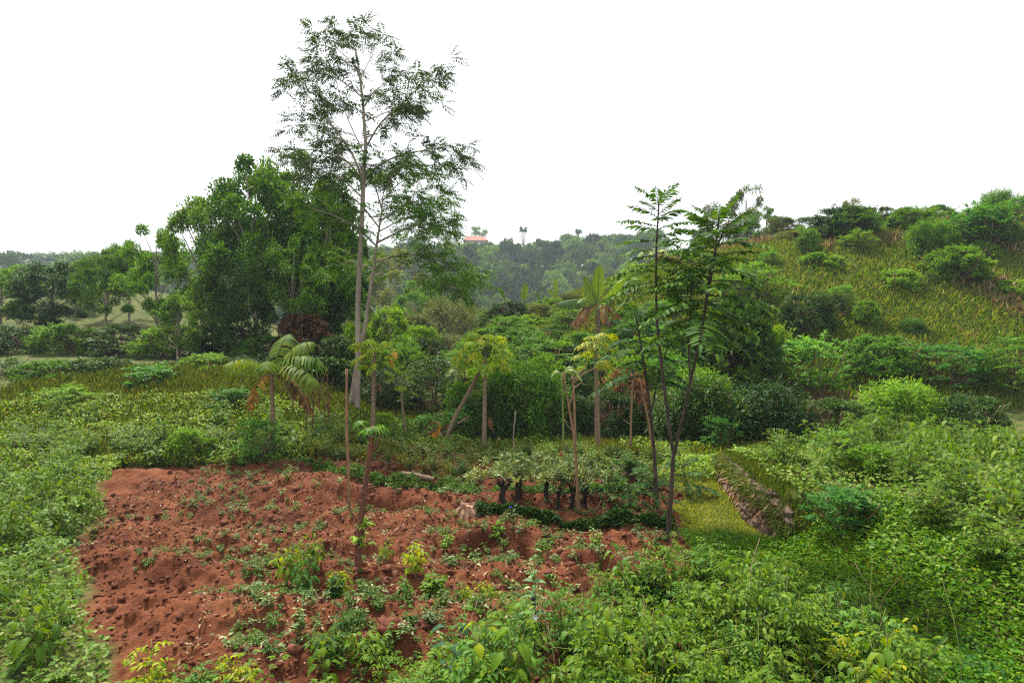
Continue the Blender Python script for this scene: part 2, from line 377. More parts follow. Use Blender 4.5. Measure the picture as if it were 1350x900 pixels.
# ------------------------------------------------------------------ generic shrubs and trees (unit size, copied)
def clumps(ls, centers, radii, n_per, L, W, down=.25):
    for c, r in zip(centers, radii):
        k = n_per; dv = rdir(k); dv[:, 2] = np.where(dv[:, 2] < -.3, -dv[:, 2], dv[:, 2])
        p = c + dv * r * rng.uniform(.35, 1.05, (k, 1))
        d = nrm(dv + .7 * rng.normal(size=(k, 3)) - UP * down)
        ls.add(p, d, nrm(UP * .9 + dv * .5 + .5 * rng.normal(size=(k, 3))), L * rng.uniform(.6, 1.3, k), W * rng.uniform(.7, 1.2, k))
def unit_shrub(kind, n=60, per=110, L=.055, W=.026, mat='mid', stems=7, bark='barkbrown', seed=0):
    """foliage fills a lumpy dome of height 1 and width 1, down to the ground at the front"""
    a = rng.uniform(0, 2 * math.pi, n); zz = rng.uniform(.06, 1, n) ** .8
    lump = 1 + .22 * np.sin(a * 2 + seed) + .15 * np.sin(a * 5 + seed * 2)
    rad = .46 * np.sqrt(np.clip(1 - ((zz - .35) / .68) ** 2, .05, 1)) * lump
    rr = rad * rng.uniform(.35, 1, n) ** .5
    cen = np.stack([np.cos(a) * rr, np.sin(a) * rr, zz * .88 + .02 * rng.normal(size=n)], 1)
    ls = LS()
    if kind == 'fine': clumps(ls, cen, rng.uniform(.06, .13, n), per, L, W)
    elif kind == 'feather':
        for c in cen:
            k = max(3, per // 18); dv = rdir(k); dv[:, 2] = np.abs(dv[:, 2]) * .6
            pinnate(ls, np.broadcast_to(c, (k, 3)), dv, UP + 0 * dv, .17, 7, L, W, .3)
    elif kind == 'palm':
        for c in cen:
            k = max(3, per // 12); dv = rdir(k); dv[:, 2] = np.abs(dv[:, 2]) * .5
            palmate(ls, c + dv * rng.uniform(.03, .12, (k, 1)), nrm(dv - UP * .1), UP + .5 * dv, L * rng.uniform(.7, 1.2, k), 6, 110, .26, False)
    elif kind == 'bamboo':
        k = per
        for c in cen:
            dv = rdir(k); p = c + dv * rng.uniform(.02, .14, (k, 1)) * np.array([1, 1, 1.6])
            ls.add(p, nrm(.8 * dv - UP * .15 + .5 * rng.normal(size=(k, 3))), nrm(UP + .5 * dv), L * rng.uniform(.6, 1.3, k), W)
    ns = 46; a = rng.uniform(0, 6.28, ns); zt = rng.uniform(.25, 1, ns); rs_ = .44 * np.sqrt(np.clip(1 - ((zt - .35) / .7) ** 2, .03, 1)) * (1 + .22 * np.sin(a * 2 + seed))
    sh_ = MB()
    for k in range(ns):
        p0 = np.array([math.cos(a[k]) * rs_[k], math.sin(a[k]) * rs_[k], zt[k] * .86]); dv = nrm(np.array([math.cos(a[k]) * .55, math.sin(a[k]) * .55, .3 + .8 * zt[k]]) + .35 * rng.normal(size=3)); Ls = rng.uniform(.08, .24)
        tube(sh_, [p0 * np.array([.15, .15, .55]), p0 + dv * Ls * .6, p0 + dv * Ls - UP * .02], [.004, .003, .0015], 4)
        q = 14; u = rng.uniform(.05, 1, q)[:, None]; dd = nrm(rdir(q) + .7 * dv); ls.add(p0 + dv * Ls * u, dd, nrm(UP + .5 * rng.normal(size=(q, 3))), L * rng.uniform(.7, 1.3, q), W)
    fm = MB(); ls.put(fm, 'r')
    sm_ = sh_
    for i in range(stems):
        b = rng.normal(size=2) * .06; e = rng.normal(size=2) * .26
        tube(sm_, smooth_line([(b[0], b[1], -.08), ((b[0] + e[0]) * .6, (b[1] + e[1]) * .6, .35), (e[0], e[1], .78)], 3), np.linspace(.018, .006, 7), 5)
    return fm.mesh('foliage', M[mat]), sm_.mesh('stem', M[bark])
def unit_tree(mat='tree', n=60, per=260, L=.027, W=.015, bark='bark', low=.3, wide=.42, trunk=.02, seed=0, kind='fine'):
    a = rng.uniform(0, 2 * math.pi, n); t = rng.uniform(0, 1, n)
    rad = wide * np.sqrt(np.clip(1 - (2 * t - .9) ** 2 / 1.25, .06, 1)) * (1 + .25 * np.sin(3 * a + seed))
    rr = rad * rng.uniform(.2, 1, n) ** .5
    cen = np.stack([np.cos(a) * rr, np.sin(a) * rr, low + (1 - low) * t * .96], 1)
    ls = LS(); clumps(ls, cen, rng.uniform(.045, .115, n), per, L, W)
    fm = MB(); ls.put(fm, 'r')
    tm = MB()
    tube(tm, smooth_line([(0, 0, -.06), (.015, .01, .25), (-.01, .015, .5), (.01, 0, .85)], 4), np.linspace(trunk, trunk * .25, 13), 7)
    for c in cen[: n // 3]:
        z0 = c[2] * rng.uniform(.5, .75)
        tube(tm, smooth_line([(0, 0, z0), (c[0] * .5, c[1] * .5, (z0 + c[2]) / 2 + .02), c], 3), np.linspace(trunk * .4, trunk * .1, 7), 4)
    return fm.mesh('crown', M[mat]), tm.mesh('trunk', M[bark])

SH = {
 'fine': unit_shrub('fine', 80, 190, .042, .021, 'mid', seed=1),
 'finedark': unit_shrub('fine', 90, 200, .040, .021, 'dark', seed=2),
 'finebright': unit_shrub('fine', 80, 190, .042, .021, 'bright', seed=3),
 'bamboo': unit_shrub('bamboo', 80, 110, .075, .016, 'mid', seed=4),
 'bamboodark': unit_shrub('bamboo', 90, 110, .075, .018, 'dark', seed=4),
 'bamboopale': unit_shrub('bamboo', 70, 90, .075, .013, 'olive', seed=5),
 'feather': unit_shrub('feather', 75, 110, .05, .016, 'mid', seed=6),
 'featherdark': unit_shrub('feather', 80, 120, .05, .018, 'dark', seed=7),
 'cassava': unit_shrub('palm', 80, 90, .085, .03, 'cassava', seed=8),
 'olive': unit_shrub('fine', 75, 180, .038, .017, 'olive', seed=9),
 'broad': unit_shrub('fine', 55, 70, .12, .06, 'dark', seed=10),
 'reddish': unit_shrub('fine', 60, 90, .08, .035, 'reddish', seed=11),
 'dead': unit_shrub('fine', 40, 60, .09, .03, 'deadleaf', seed=12),
}
TR = {
 'tree1': unit_tree('tree', 46, 360, seed=1), 'tree2': unit_tree('tree', 52, 330, .025, .014, low=.2, wide=.36, seed=2),
 'tree3': unit_tree('mid', 46, 330, .026, .014, low=.25, wide=.4, seed=3), 'tree4': unit_tree('olive', 54, 220, .026, .012, low=.25, wide=.36, bark='whitebark', seed=4),
 'tree5': unit_tree('dark', 70, 270, .027, .015, low=.12, wide=.42, bark='barkdark', seed=5),
}
FT = [MB() for _ in range(6)]
for i, fmb in enumerate(FT):
    n = 34; a = rng.uniform(0, 6.28, n); t = rng.uniform(0, 1, n)
    rad = (.5, .42, .55, .35, .5, .45)[i] * np.sqrt(np.clip(1 - (2 * t - .85) ** 2 / 1.4, .05, 1)); rr = rad * rng.uniform(.2, 1, n) ** .5
    ls = LS(); clumps(ls, np.stack([np.cos(a) * rr, np.sin(a) * rr, .25 + .7 * t], 1), rng.uniform(.07, .16, n), 110, .06, .036); ls.put(fmb, 'r')
    tube(fmb, [(0, 0, -.1), (.01, 0, .4), (0, .01, .85)], [.03, .022, .008], 5, 1)
FT = [f.mesh('far_tree', [M['farbright'] if i == 4 else M['far'], M['bark']]) for i, f in enumerate(FT)]

def ground_under(px, d):
    x = (px - CX) / F0 * d; return x, float(gz(x, d))
def place(parts, names, name, cat, px, ytop, wpx, d, label, group=None, hmin=.5, depth=1.0, rz=None, wmin=.72):
    x, z = ground_under(px, d); ztop = CH - (ytop - HY) / F0 * d
    h = max(hmin, ztop - z); w = max(wpx / F0 * d, wmin * h); ztop = z + h; h = max(h, .6 * w); z = ztop - h
    o = thing(name, label, cat, (x, d, z - .03), group, rng.uniform(0, 6.28) if rz is None else rz)
    o.scale = (w, w * depth, h)
    for nme, me in zip(names, parts): link(nme, me, o)
    return o
def shrub(kind, px, ytop, wpx, d, label, group=None, name='shrub', cat='shrub'):
    return place(SH[kind], ('foliage', 'stem'), name, cat, px, ytop, wpx, d, label, group)
def tree(kind, px, ytop, wpx, d, label, group=None):
    return place(TR[kind], ('crown', 'trunk'), 'broadleaf_tree', 'tree', px, ytop, wpx, d, label, group)

HG = 'hedge shrubs along the far edge of the plot'
for a in [
 ('bamboo', 690, 478, 100, 14.6, 'rounded fine-leaved bush behind the thinnest upright stick, lighter on its top'),
 ('bamboodark', 655, 510, 62, 14.2, 'dark bush immediately beside the straight papaya trunk hung with one orange fruit'),
 ('finedark', 742, 512, 76, 14.9, 'dark hedge bush behind the pair of bare tan poles'),
 ('bamboodark', 762, 488, 60, 16.0, 'taller dark bush rising behind the bare tan poles'),
 ('finedark', 808, 512, 74, 14.6, 'near-black hedge bush between the yellowing papaya and the tan stake'),
 ('dead', 822, 484, 46, 15.2, 'bush with dry pinkish brown foliage behind the slim tan stake'),
 ('finedark', 858, 530, 66, 15.0, 'dark low hedge bush behind the forked young tree'),
 ('bamboopale', 862, 512, 44, 16.2, 'thin straw-tinted bush showing between the stems of the young trees'),
 ('bamboodark', 928, 496, 112, 14.2, 'broad dome-shaped dark bush overlooking the end of the stone wall'),
 ('bamboo', 925, 486, 100, 14.9, 'feathery yellow-green bush topping the dome-shaped dark one'),
 ('finedark', 612, 520, 60, 15.4, 'shadowed bush between the leaning trunk and the papaya trunk'),
 ('cassava', 600, 538, 48, 14.4, 'light lobed-leaf shrub growing around the middle of the leaning trunk'),
 ('broad', 638, 548, 34, 13.9, 'big-leaved dark shrub at the foot of the fruiting papaya'),
 ('cassava', 560, 545, 52, 15.2, 'lobed-leaf shrub beside the curved thin papaya stem'),
 ('featherdark', 570, 462, 84, 18.0, 'dense dark fern-like shrub standing behind the curved thin papaya'),
 ('finedark', 528, 500, 56, 18.4, 'dark shrub between the small papaya and the paired grey trunks'),
 ('finebright', 610, 498, 46, 16.6, 'yellowish shrub behind the upper half of the leaning trunk'),
 ('cassava', 950, 545, 44, 13.2, 'lobed-leaf shrub beside the grassy end of the stone wall'),
 ('finebright', 505, 540, 34, 15.6, 'small light shrub at the foot of the paired grey trunks'),
]: shrub(*a, group=HG)
BG = 'shrubs on the slope behind the hedge'
for a in [
 ('feather', 705, 440, 120, 20, 'wide bright fern-leaved bush between the fruiting papaya and the yellowing papaya'),
 ('finebright', 650, 462, 66, 18.5, 'light bush right behind the crown of the fruiting papaya'),
 ('featherdark', 752, 450, 80, 20.5, 'dark bush below the dead leaves of the big banana plant'),
 ('fine', 668, 415, 70, 25, 'deep green bush below the small banana leaves on the crest'),
 ('finedark', 672, 394, 50, 28, 'dark rounded bush crowning the crest below the far forest'),
 ('olive', 712, 398, 54, 28, 'olive bush on the crest beside small banana leaves'),
 ('feather', 735, 428, 60, 25, 'mid green bush just beneath the brown hanging banana leaf'),
 ('cassava', 842, 418, 76, 22, 'wide lobed-leaf bush behind the dark slanting stem'),
 ('cassava', 900, 425, 96, 20, 'fresh green lobed-leaf bush seen between the forked stems'),
 ('feather', 850, 440, 80, 19, 'fern-leaved bush behind the straightest young stem'),
 ('broad', 962, 392, 46, 17.6, 'bush of big dark glossy leaves overhanging the dome-shaped bush'),
 ('cassava', 912, 462, 70, 17.5, 'lobed-leaf shrub above the feathery yellow-green bush'),
 ('fine', 790, 460, 70, 19, 'mid green bush behind the yellowing papaya trunk'),
 ('finebright', 700, 470, 60, 16.8, 'yellow-green bush just above the rounded fine-leaved bush'),
 ('bamboopale', 590, 392, 90, 38, 'large greyish olive bamboo-like clump in the hazy hollow'),
 ('bamboopale', 628, 402, 60, 44, 'smaller greyish olive clump against the far forest foot'),
 ('olive', 548, 412, 70, 30, 'olive bush between the leaning grey trunk and the bamboo-like clump'),
 ('bamboopale', 596, 440, 66, 26, 'straw-coloured twiggy clump in the hollow above the torn banana leaf'),
 ('finedark', 560, 440, 60, 23, 'dark green bush in the hollow under the olive bush'),
 ('feather', 612, 448, 60, 21.5, 'soft fern-leaved bush behind the torn pale banana leaf'),
 ('finebright', 512, 400, 66, 27, 'bright light green bush directly behind the leaning grey trunk'),
 ('feather', 530, 438, 60, 22, 'fern-leaved bush directly over the small thin papaya'),
 ('reddish', 398, 412, 78, 20.5, 'shadowed bush with reddish brown leaves under the leafy trees'),
 ('finedark', 440, 438, 60, 19.6, 'very dark bush left of the paired grey trunks'),
 ('broad', 425, 470, 62, 18.6, 'dark big-leaved bush behind the drooping torn leaf'),
 ('finedark', 385, 455, 60, 19, 'dark bush at the forest edge behind the drooping torn leaf'),
 ('finedark', 458, 486, 40, 18.4, 'dark low bush hugging the base of the paired grey trunks'),
 ('fine', 488, 448, 56, 20, 'leafy bush behind the papaya with one hanging fruit'),
 ('featherdark', 505, 480, 50, 18, 'dark fern-like bush just behind the papaya with one hanging fruit'),

 ('fine', 770, 436, 70, 21.5, 'green bush just downhill of the big banana plant'),
 ('finebright', 815, 428, 50, 22, 'light green bush between the big banana plant and the first young tree crown'),
 ('feather', 828, 402, 50, 29, 'fern-leaved bush on the crest between the two taller banana plants'),
 ('finebright', 845, 385, 56, 31, 'yellowish bush below the pale banana plant'),
 ('fine', 905, 388, 60, 27, 'green bush on the grassy hill seen between the young tree crowns'),
 ('olive', 880, 372, 44, 33, 'small olive bush high on the grassy hill'),
 ('olive', 945, 350, 40, 33, 'dry olive bush high on the hill behind the taller young crown'),
 ('fine', 685, 432, 90, 22.5, 'leafy bush uphill of the fruiting papaya crown'),
 ('finebright', 735, 445, 70, 20.5, 'bright bush directly above the pale torn leaf of the bent pole'),
 ('feather', 780, 440, 80, 21.5, 'fern-leaved bush behind the yellow crown of the papaya in the hedge'),
 ('fine', 640, 432, 60, 24, 'bush framing the top of the fruiting papaya crown'),
 ('fine', 720, 465, 60, 17.6, 'small-leaved bush over the dark hedge behind the bent pole'),
 ('fine', 830, 462, 70, 17.4, 'small-leaved bush over the dry pinkish bush'),
 ('cassava', 870, 462, 60, 17.2, 'lobed-leaf shrub behind the lower dark fronds'),
 ('finebright', 560, 425, 50, 26, 'light bush between the olive bush and the dark one in the hollow'),
 ('fine', 540, 455, 60, 20.5, 'green bush above the dark shrub of the hollow'),
 ('feather', 748, 404, 56, 26, 'fern-leaved bush half behind the dead leaves of the big banana plant'),
 ('finebright', 828, 388, 50, 28, 'bright bush on the slope just past the big banana plant'),
 ('fine', 808, 408, 46, 25, 'round bush tucked against the big banana plant'),
 ('feather', 850, 408, 60, 25, 'fern-leaved bush low on the hill beneath the pale banana plant'),
 ('cassava', 880, 402, 56, 25, 'lobed-leaf shrub on the hill between the first two young stems'),
 ('finebright', 925, 372, 44, 30, 'bright small bush on the hill behind the slanting young stem'),
 ('fine', 905, 352, 36, 34, 'green bush near the top of the hill between the crowns'),
 ('fine', 725, 402, 50, 30, 'small green bush on the crest under the narrow banana shoot'),
 ('finebright', 700, 412, 46, 27, 'yellow-green bush in front of the crest'),
 ('olive', 752, 398, 40, 30, 'dry olive bush beside the red earth bank'),
 ('feather', 690, 424, 60, 24, 'fern-leaved bush stepping up toward the crest'),
 ('fine', 655, 405, 44, 29, 'green bush at the low end of the crest'),
 ('finebright', 470, 420, 50, 20.5, 'sunlit bush peeking between the crossing grey trunks'),
]: shrub(*a, group=BG)
SG = 'shrubs past the frame of the plot'
for a in [
 ('bamboodark', 1020, 505, 100, 14.2), ('finedark', 1100, 520, 90, 14.0), ('bamboo', 1185, 500, 110, 14.5), ('finedark', 1280, 515, 100, 14), ('cassava', 1060, 440, 100, 18), ('fine', 1160, 440, 110, 19),
 ('cassava', 1250, 450, 100, 18.5), ('feather', 1340, 440, 110, 18), ('finebright', 1010, 420, 80, 19), ('cassava', 1110, 620, 50, 11), ('fine', 1230, 600, 70, 11),
 ('finebright', 1130, 345, 50, 32), ('fine', 1210, 340, 60, 33), ('olive', 1040, 350, 44, 31), ('fine', 1080, 380, 60, 27), ('fine', 1180, 395, 70, 25), ('olive', 1290, 370, 60, 28), ('finebright', 1340, 400, 70, 24), ('fine', 990, 375, 60, 27), ('finedark', 300, 425, 80, 23), ('fine', 230, 425, 90, 24), ('featherdark', 160, 425, 90, 25), ('fine', 90, 425, 90, 25), ('finedark', 20, 425, 100, 25), ('fine', 350, 440, 70, 20.5), ('finedark', 330, 470, 70, 19), ('fine', 270, 480, 80, 19), ('cassava', 200, 500, 80, 17.5), ('finedark', 130, 480, 90, 18.5), ('fine', 60, 480, 90, 18), ('featherdark', 0, 470, 90, 18.5), ('cassava', 310, 530, 60, 15.5), ('feather', 90, 520, 80, 15.8)]:
    shrub(*a, label='leafy green shrub filling the slope beyond the plot', group=SG)
TG = 'trees of the wood edge'
for a in [
 ('tree1', 392, 208, 96, 25, 'tall leafy tree rising highest at the wood edge behind the feathery tree'),
 ('tree2', 432, 246, 84, 24, 'leafy tree with spreading boughs just behind the feathery tree trunk'),
 ('tree1', 386, 318, 90, 21.5, 'bushy tree with light leaves above the reddish brown bush'),
 ('tree5', 425, 350, 80, 23, 'dark bushy tree above the very dark bush'),
 ('tree3', 465, 372, 66, 26, 'small light green tree seen between the paired grey trunks'),
 ('tree4', 447, 322, 60, 44, 'hazy pale-stemmed tree behind the wood edge, nearer the tall trunk'),
 ('tree4', 512, 330, 80, 55, 'hazy olive tree seen through the boughs of the leaning-trunk tree'),
 ('tree4', 420, 315, 60, 48, 'hazy pale-stemmed tree half hidden by the leafy trees'),
 ('tree3', 548, 372, 80, 40, 'light green tree at the foot of the hazy hillside'),
 ('tree5', 585, 378, 60, 60, 'dark tree in the gap at the foot of the far forest'),
]: tree(*a, group=TG)
for a in [('tree2', 300, 300, 90, 29), ('tree1', 170, 320, 90, 32), ('tree2', 100, 345, 90, 33), ('tree1', 30, 350, 90, 33), ('tree1', 335, 215, 100, 24), ('tree2', 270, 265, 100, 25), ('tree3', 205, 300, 110, 26), ('tree1', 140, 330, 100, 27), ('tree5', 70, 345, 110, 28), ('tree3', 0, 350, 110, 28), ('tree5', 320, 360, 90, 21), ('tree2', 235, 390, 90, 21.5)]:
    tree(*a, label='leafy tree at the wood edge past the plot', group='trees of the wood past the plot')
for a in [('tree4', 984, 246, 30, 42, 'hazy slender tree on the skyline above the grassy hill'), ('tree5', 930, 300, 40, 38, 'low dark tree on the skyline of the grassy hill'), ('tree4', 940, 270, 22, 43, 'slim spindly tree on the skyline, mostly hidden by the young tree crown')]:
    tree(*a, group='trees on the grassy hill skyline')
for a in [('tree3', 1010, 275, 60, 40), ('tree5', 1070, 285, 70, 38), ('tree4', 1120, 262, 60, 42), ('tree3', 1200, 280, 80, 38), ('tree5', 1260, 292, 70, 36), ('tree1', 1325, 270, 70, 40)]:
    tree(*a, label='hazy tree along the hill skyline past the plot', group='trees on the hill skyline past the plot')

for i in range(46):
    px = rng.uniform(985, 1370); d = rng.uniform(21, 37); x, z = ground_under(px, d); h = rng.uniform(.5, 1.7)
    shrub(['fine', 'finebright', 'olive', 'feather', 'finedark', 'cassava', 'bamboo'][rng.integers(7)], px, HY - (z + h - CH) * F0 / d, h * rng.uniform(.9, 1.8) * F0 / d, d, 'leafy green shrub filling the slope beyond the plot', SG)
for px, yt, wp, d, k in ((1110, 655, 90, 7.3, 'cassava'), (1150, 610, 70, 8.6, 'fine'), (340, 545, 50, 12.2, 'cassava'), (250, 560, 60, 12.5, 'finebright')):
    shrub(k, px, yt, wp, d, 'leafy green shrub filling the slope beyond the plot', SG)
# ------------------------------------------------------------------ far hillside forest
def far(px, d, h, w, k, label, group=None, name='forest_tree'):
    x, z = ground_under(px, d)
    if name == 'forest_tree' and group and d > 150:
        cap = CH - (np.interp(px, [-100, 200, 400, 588, 600, 615, 640, 650, 665, 690, 705, 730, 745, 770, 800, 835, 875], [336, 334, 326, 325, 322, 321, 322, 318, 313, 322, 320, 311, 305, 308, 312, 308, 300]) - HY) / F0 * d - z
        h = min(h, cap)
        if h < 2.5: return
        w = min(w, h * 1.2)
    o = link(name, FT[k]); o.location = (x, d, z - .3); o.scale = (w, w, h); o.rotation_euler = (0, 0, rng.uniform(0, 6.28))
    return tag(o, label, 'tree', group)
cnt = 0
ds = np.linspace(84, 206, 15)
for r_, d in enumerate(ds):
    n = 14
    for j in range(n):
        px = 588 + (j + .5 * (r_ % 2) + rng.uniform(-.3, .3)) * (290 / n)
        far(px, d + rng.uniform(-3, 3), (h_ := rng.uniform(5.5, 9.5) * (d / 150) ** .6), h_ * rng.uniform(.62, .95), rng.choice([0, 1, 2, 3, 5]), 'hazy bluish green tree packed among others on the far forested hillside', 'trees packed on the far hillside'); cnt += 1
for d in np.linspace(120, 206, 4):
    for px in np.arange(-10, 590, 30):
        far(px + rng.uniform(-10, 10), d + rng.uniform(-5, 5), rng.uniform(10, 15), rng.uniform(12, 17), rng.choice([0, 1, 2, 5]), 'hazy bluish green tree packed among others on the far forested hillside', 'trees packed on the far hillside'); cnt += 1
far(704, 118, 8, 7, 4, 'bright green rounded tree standing out in the middle of the far forest')
far(722, 126, 7, 6, 4, 'second bright green tree just above the brightest one in the far forest')
far(613, 203, 6, 4.5, 0, 'small round dark tree on the ridge beside the red roof')
far(674, 204, 8.5, 10, 2, 'broad dome-shaped tree on the ridge past the red-roofed house')
far(657, 203, 7.5, 8, 1, 'dark tree on the ridge touching the red-roofed house')
for px, top, wd, lab in ((632, 301, 20, 'flat-topped umbrella tree leaning over the red roof on the ridge'), (690, 300, 8, 'solitary thin-stemmed tree with a tiny tuft breaking the ridge skyline'), (763, 303, 7, 'thin-stemmed tufted tree over the highest forest part of the ridge'), (745, 299, 9, 'spire-like dark tree topping the far ridge')):
    d = 206; x, z = ground_under(px, d); h = CH - (top - HY) / F0 * d - z; w = wd / F0 * d
    t = thing('ridge_tree', lab, 'tree', (x, d, z))
    tm = MB(); tube(tm, [(0, 0, -.3), (w * .03, 0, h * .5), (0, 0, h * .93)], [.14, .1, .06], 6)
    ls = LS(); n = 24 if wd > 10 else 9
    cc = np.stack([rng.uniform(-.5, .5, n) * w, rng.uniform(-.5, .5, n) * w, h * rng.uniform(.78 if wd > 10 else .9, .99, n)], 1)
    if wd == 9: cc[:, 2] = h * rng.uniform(.3, .97, n); cc[:, :2] *= (1.1 - cc[:, 2] / h)[:, None] * 1.3
    clumps(ls, cc, np.full(n, w * .16), 40, .5, .3); cm = MB(); ls.put(cm, 'r')
    for c in cc[:8]: tube(tm, [(0, 0, h * .45), c], [.1, .05], 4)
    obj('crown', cm, M['far'], t); obj('trunk', tm, M['bark'], t)
# house on the ridge
d = 200; x, z = ground_under(627, d); z += 0.0; zt = CH - (311 - HY) / F0 * d
t = thing('house', 'small red-roofed white house among trees on the far ridge', 'house', (x, d, z))
H = zt - z
def box(mb, a, b, m=0):
    a = np.array(a, float); b = np.array(b, float)
    V = np.array([[a[0], a[1], a[2]], [b[0], a[1], a[2]], [b[0], b[1], a[2]], [a[0], b[1], a[2]], [a[0], a[1], b[2]], [b[0], a[1], b[2]], [b[0], b[1], b[2]], [a[0], b[1], b[2]]])
    mb.add(V, [[0, 3, 2, 1], [4, 5, 6, 7], [0, 1, 5, 4], [1, 2, 6, 5], [2, 3, 7, 6], [3, 0, 4, 7]], m)
wl = MB(); box(wl, (-3, -2.4, -1), (3.2, 2.4, H - 1.75)); obj('wall', wl, M['wallwhite'], t, False)
rf = MB(); e = H - 1.75
rf.add([(-3.8, -3.1, e), (4, -3.1, e), (4, 3.1, e), (-3.8, 3.1, e), (-2.6, 0, H), (2.6, 0, H - .1), (-3.8, -3.1, e - .2), (4, -3.1, e - .2), (4, 3.1, e - .2), (-3.8, 3.1, e - .2)], [[0, 1, 5, 4], [2, 3, 4, 5], [0, 6, 7, 1], [1, 7, 8, 2], [2, 8, 9, 3], [3, 9, 6, 0], [9, 8, 7, 6]])
rf.add([(-3.8, -3.1, e), (-2.6, 0, H), (-3.8, 3.1, e), (4, -3.1, e), (4, 3.1, e), (2.6, 0, H - .1)], [[0, 1, 2], [3, 4, 5]]); obj('roof', rf, M['roof'], t, False)
for wx in (-1.8, 0.2, 2.1):
    w_ = MB(); box(w_, (wx - .5, -2.46, e - 1.5), (wx + .5, -2.40, e - .5)); obj('window', w_, M['window'], t, False)

BASES = []
# ------------------------------------------------------------------ the two tall trees
def limb_tree(name, label, cat, base, trunk, tr, limbs, d0, mat, bark, leafscale, twigs, spread, per, seed, kind='r'):
    r = np.random.default_rng(seed)
    b = P(base[0], base[1], d0); b[2] = gz(b[0], b[1])
    t = thing(name, label, cat, b)
    tm = MB(); ls = LS()
    tp = smooth_line([P(a, c, d0) - b for a, c in trunk], 5); tp[0, 2] = -.25
    tube(tm, tp, np.interp(np.linspace(0, 1, len(tp)), [0, .06, .5, 1], [tr * 1.35, tr, tr * .7, tr * .12]), 10, wob=.03)
    def leafy(p, dv, k):
        q = nrm(dv + .75 * r.normal(size=(k, 3)) - UP * .05); q[:, 2] *= .6
        pinnate(ls, np.broadcast_to(p, (k, 3)), q, UP + .4 * r.normal(size=(k, 3)), leafscale * r.uniform(.7, 1.25, k), 7, leafscale * .34, leafscale * .095, .3, .5, .25)
    for (pts, off, rad, dens) in limbs:
        m_ = len(pts); lp = np.array([P(a, c, d0 + off * (i / max(m_ - 1, 1))) - b for i, (a, c) in enumerate(pts)])
        lp = smooth_line(lp, 6); tube(tm, lp, np.linspace(rad * .66, rad * .14, len(lp)), 6)
        L = np.linalg.norm(lp[-1] - lp[0])
        for k in range(int(twigs * dens)):
            u = r.uniform(.2, 1.0); f = u * (len(lp) - 1); i = min(int(f), len(lp) - 2); p0 = lp[i] + (lp[i + 1] - lp[i]) * (f - i)
            dv = nrm(nrm(lp[i + 1] - lp[i]) * .7 + r.normal(size=3) * np.array([1, 1, .55]))
            tl = spread * r.uniform(.5, 1.2) * (1.15 - .5 * u); pts2 = np.array([p0, p0 + dv * tl * .5 + UP * .05, p0 + dv * tl + UP * .08 * r.normal()])
            tube(tm, pts2, [rad * .16, rad * .11, rad * .05], 4)
            leafy(pts2[2], dv, per); leafy(pts2[1], dv, max(1, per // 2))
    cm = MB(); ls.put(cm, 'r', .15, .2)
    obj('trunk', tm, M[bark], t); obj('crown', cm, M[mat], t)
    return t
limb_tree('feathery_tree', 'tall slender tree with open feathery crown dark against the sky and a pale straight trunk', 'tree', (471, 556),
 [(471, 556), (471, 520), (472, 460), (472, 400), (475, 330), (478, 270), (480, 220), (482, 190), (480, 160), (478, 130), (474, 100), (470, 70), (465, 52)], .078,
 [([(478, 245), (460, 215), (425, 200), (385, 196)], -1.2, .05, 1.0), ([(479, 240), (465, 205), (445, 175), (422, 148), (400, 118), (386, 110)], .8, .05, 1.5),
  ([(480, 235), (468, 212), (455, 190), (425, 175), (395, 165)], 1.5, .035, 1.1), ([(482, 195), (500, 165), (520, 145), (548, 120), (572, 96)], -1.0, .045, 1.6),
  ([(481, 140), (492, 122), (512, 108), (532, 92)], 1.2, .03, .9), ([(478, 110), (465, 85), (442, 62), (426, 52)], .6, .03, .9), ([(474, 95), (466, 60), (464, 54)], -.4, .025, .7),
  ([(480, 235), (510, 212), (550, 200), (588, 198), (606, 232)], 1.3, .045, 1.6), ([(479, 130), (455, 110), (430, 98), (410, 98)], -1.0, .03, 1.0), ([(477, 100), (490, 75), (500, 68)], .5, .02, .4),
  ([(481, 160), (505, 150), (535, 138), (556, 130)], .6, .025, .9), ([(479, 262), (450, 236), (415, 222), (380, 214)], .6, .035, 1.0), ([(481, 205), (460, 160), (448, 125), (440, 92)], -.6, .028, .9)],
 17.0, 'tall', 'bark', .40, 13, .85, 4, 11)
limb_tree('leafy_tree', 'leaning grey-trunked tree crossing behind the tall slender one, with dense green boughs', 'tree', (455, 566),
 [(455, 566), (462, 535), (471, 480), (482, 425), (490, 370), (497, 320), (503, 280), (506, 248)], .072,
 [([(503, 290), (540, 268), (585, 258)], 1.0, .045, 1.3), ([(497, 320), (540, 300), (598, 290)], -1.0, .045, 1.5), ([(494, 345), (540, 335), (590, 348), (618, 368)], .7, .045, 1.6),
  ([(490, 365), (530, 352), (560, 368), (606, 382)], -.8, .04, 1.2), ([(503, 275), (492, 240), (472, 214)], .8, .035, 1.0), ([(505, 255), (520, 228), (545, 208)], -.5, .035, 1.0),
  ([(497, 325), (470, 300), (440, 284), (400, 272)], -1.0, .04, 1.2), ([(492, 355), (465, 345), (428, 352)], .8, .035, .8), ([(500, 300), (470, 265), (430, 248), (396, 250)], 1.0, .035, 1.2),
  ([(504, 265), (530, 240), (565, 236)], .6, .03, 1.0), ([(500, 305), (545, 285), (575, 310)], 1.3, .03, 1.0)],
 17.3, 'tree', 'bark', .36, 17, .85, 5, 12)

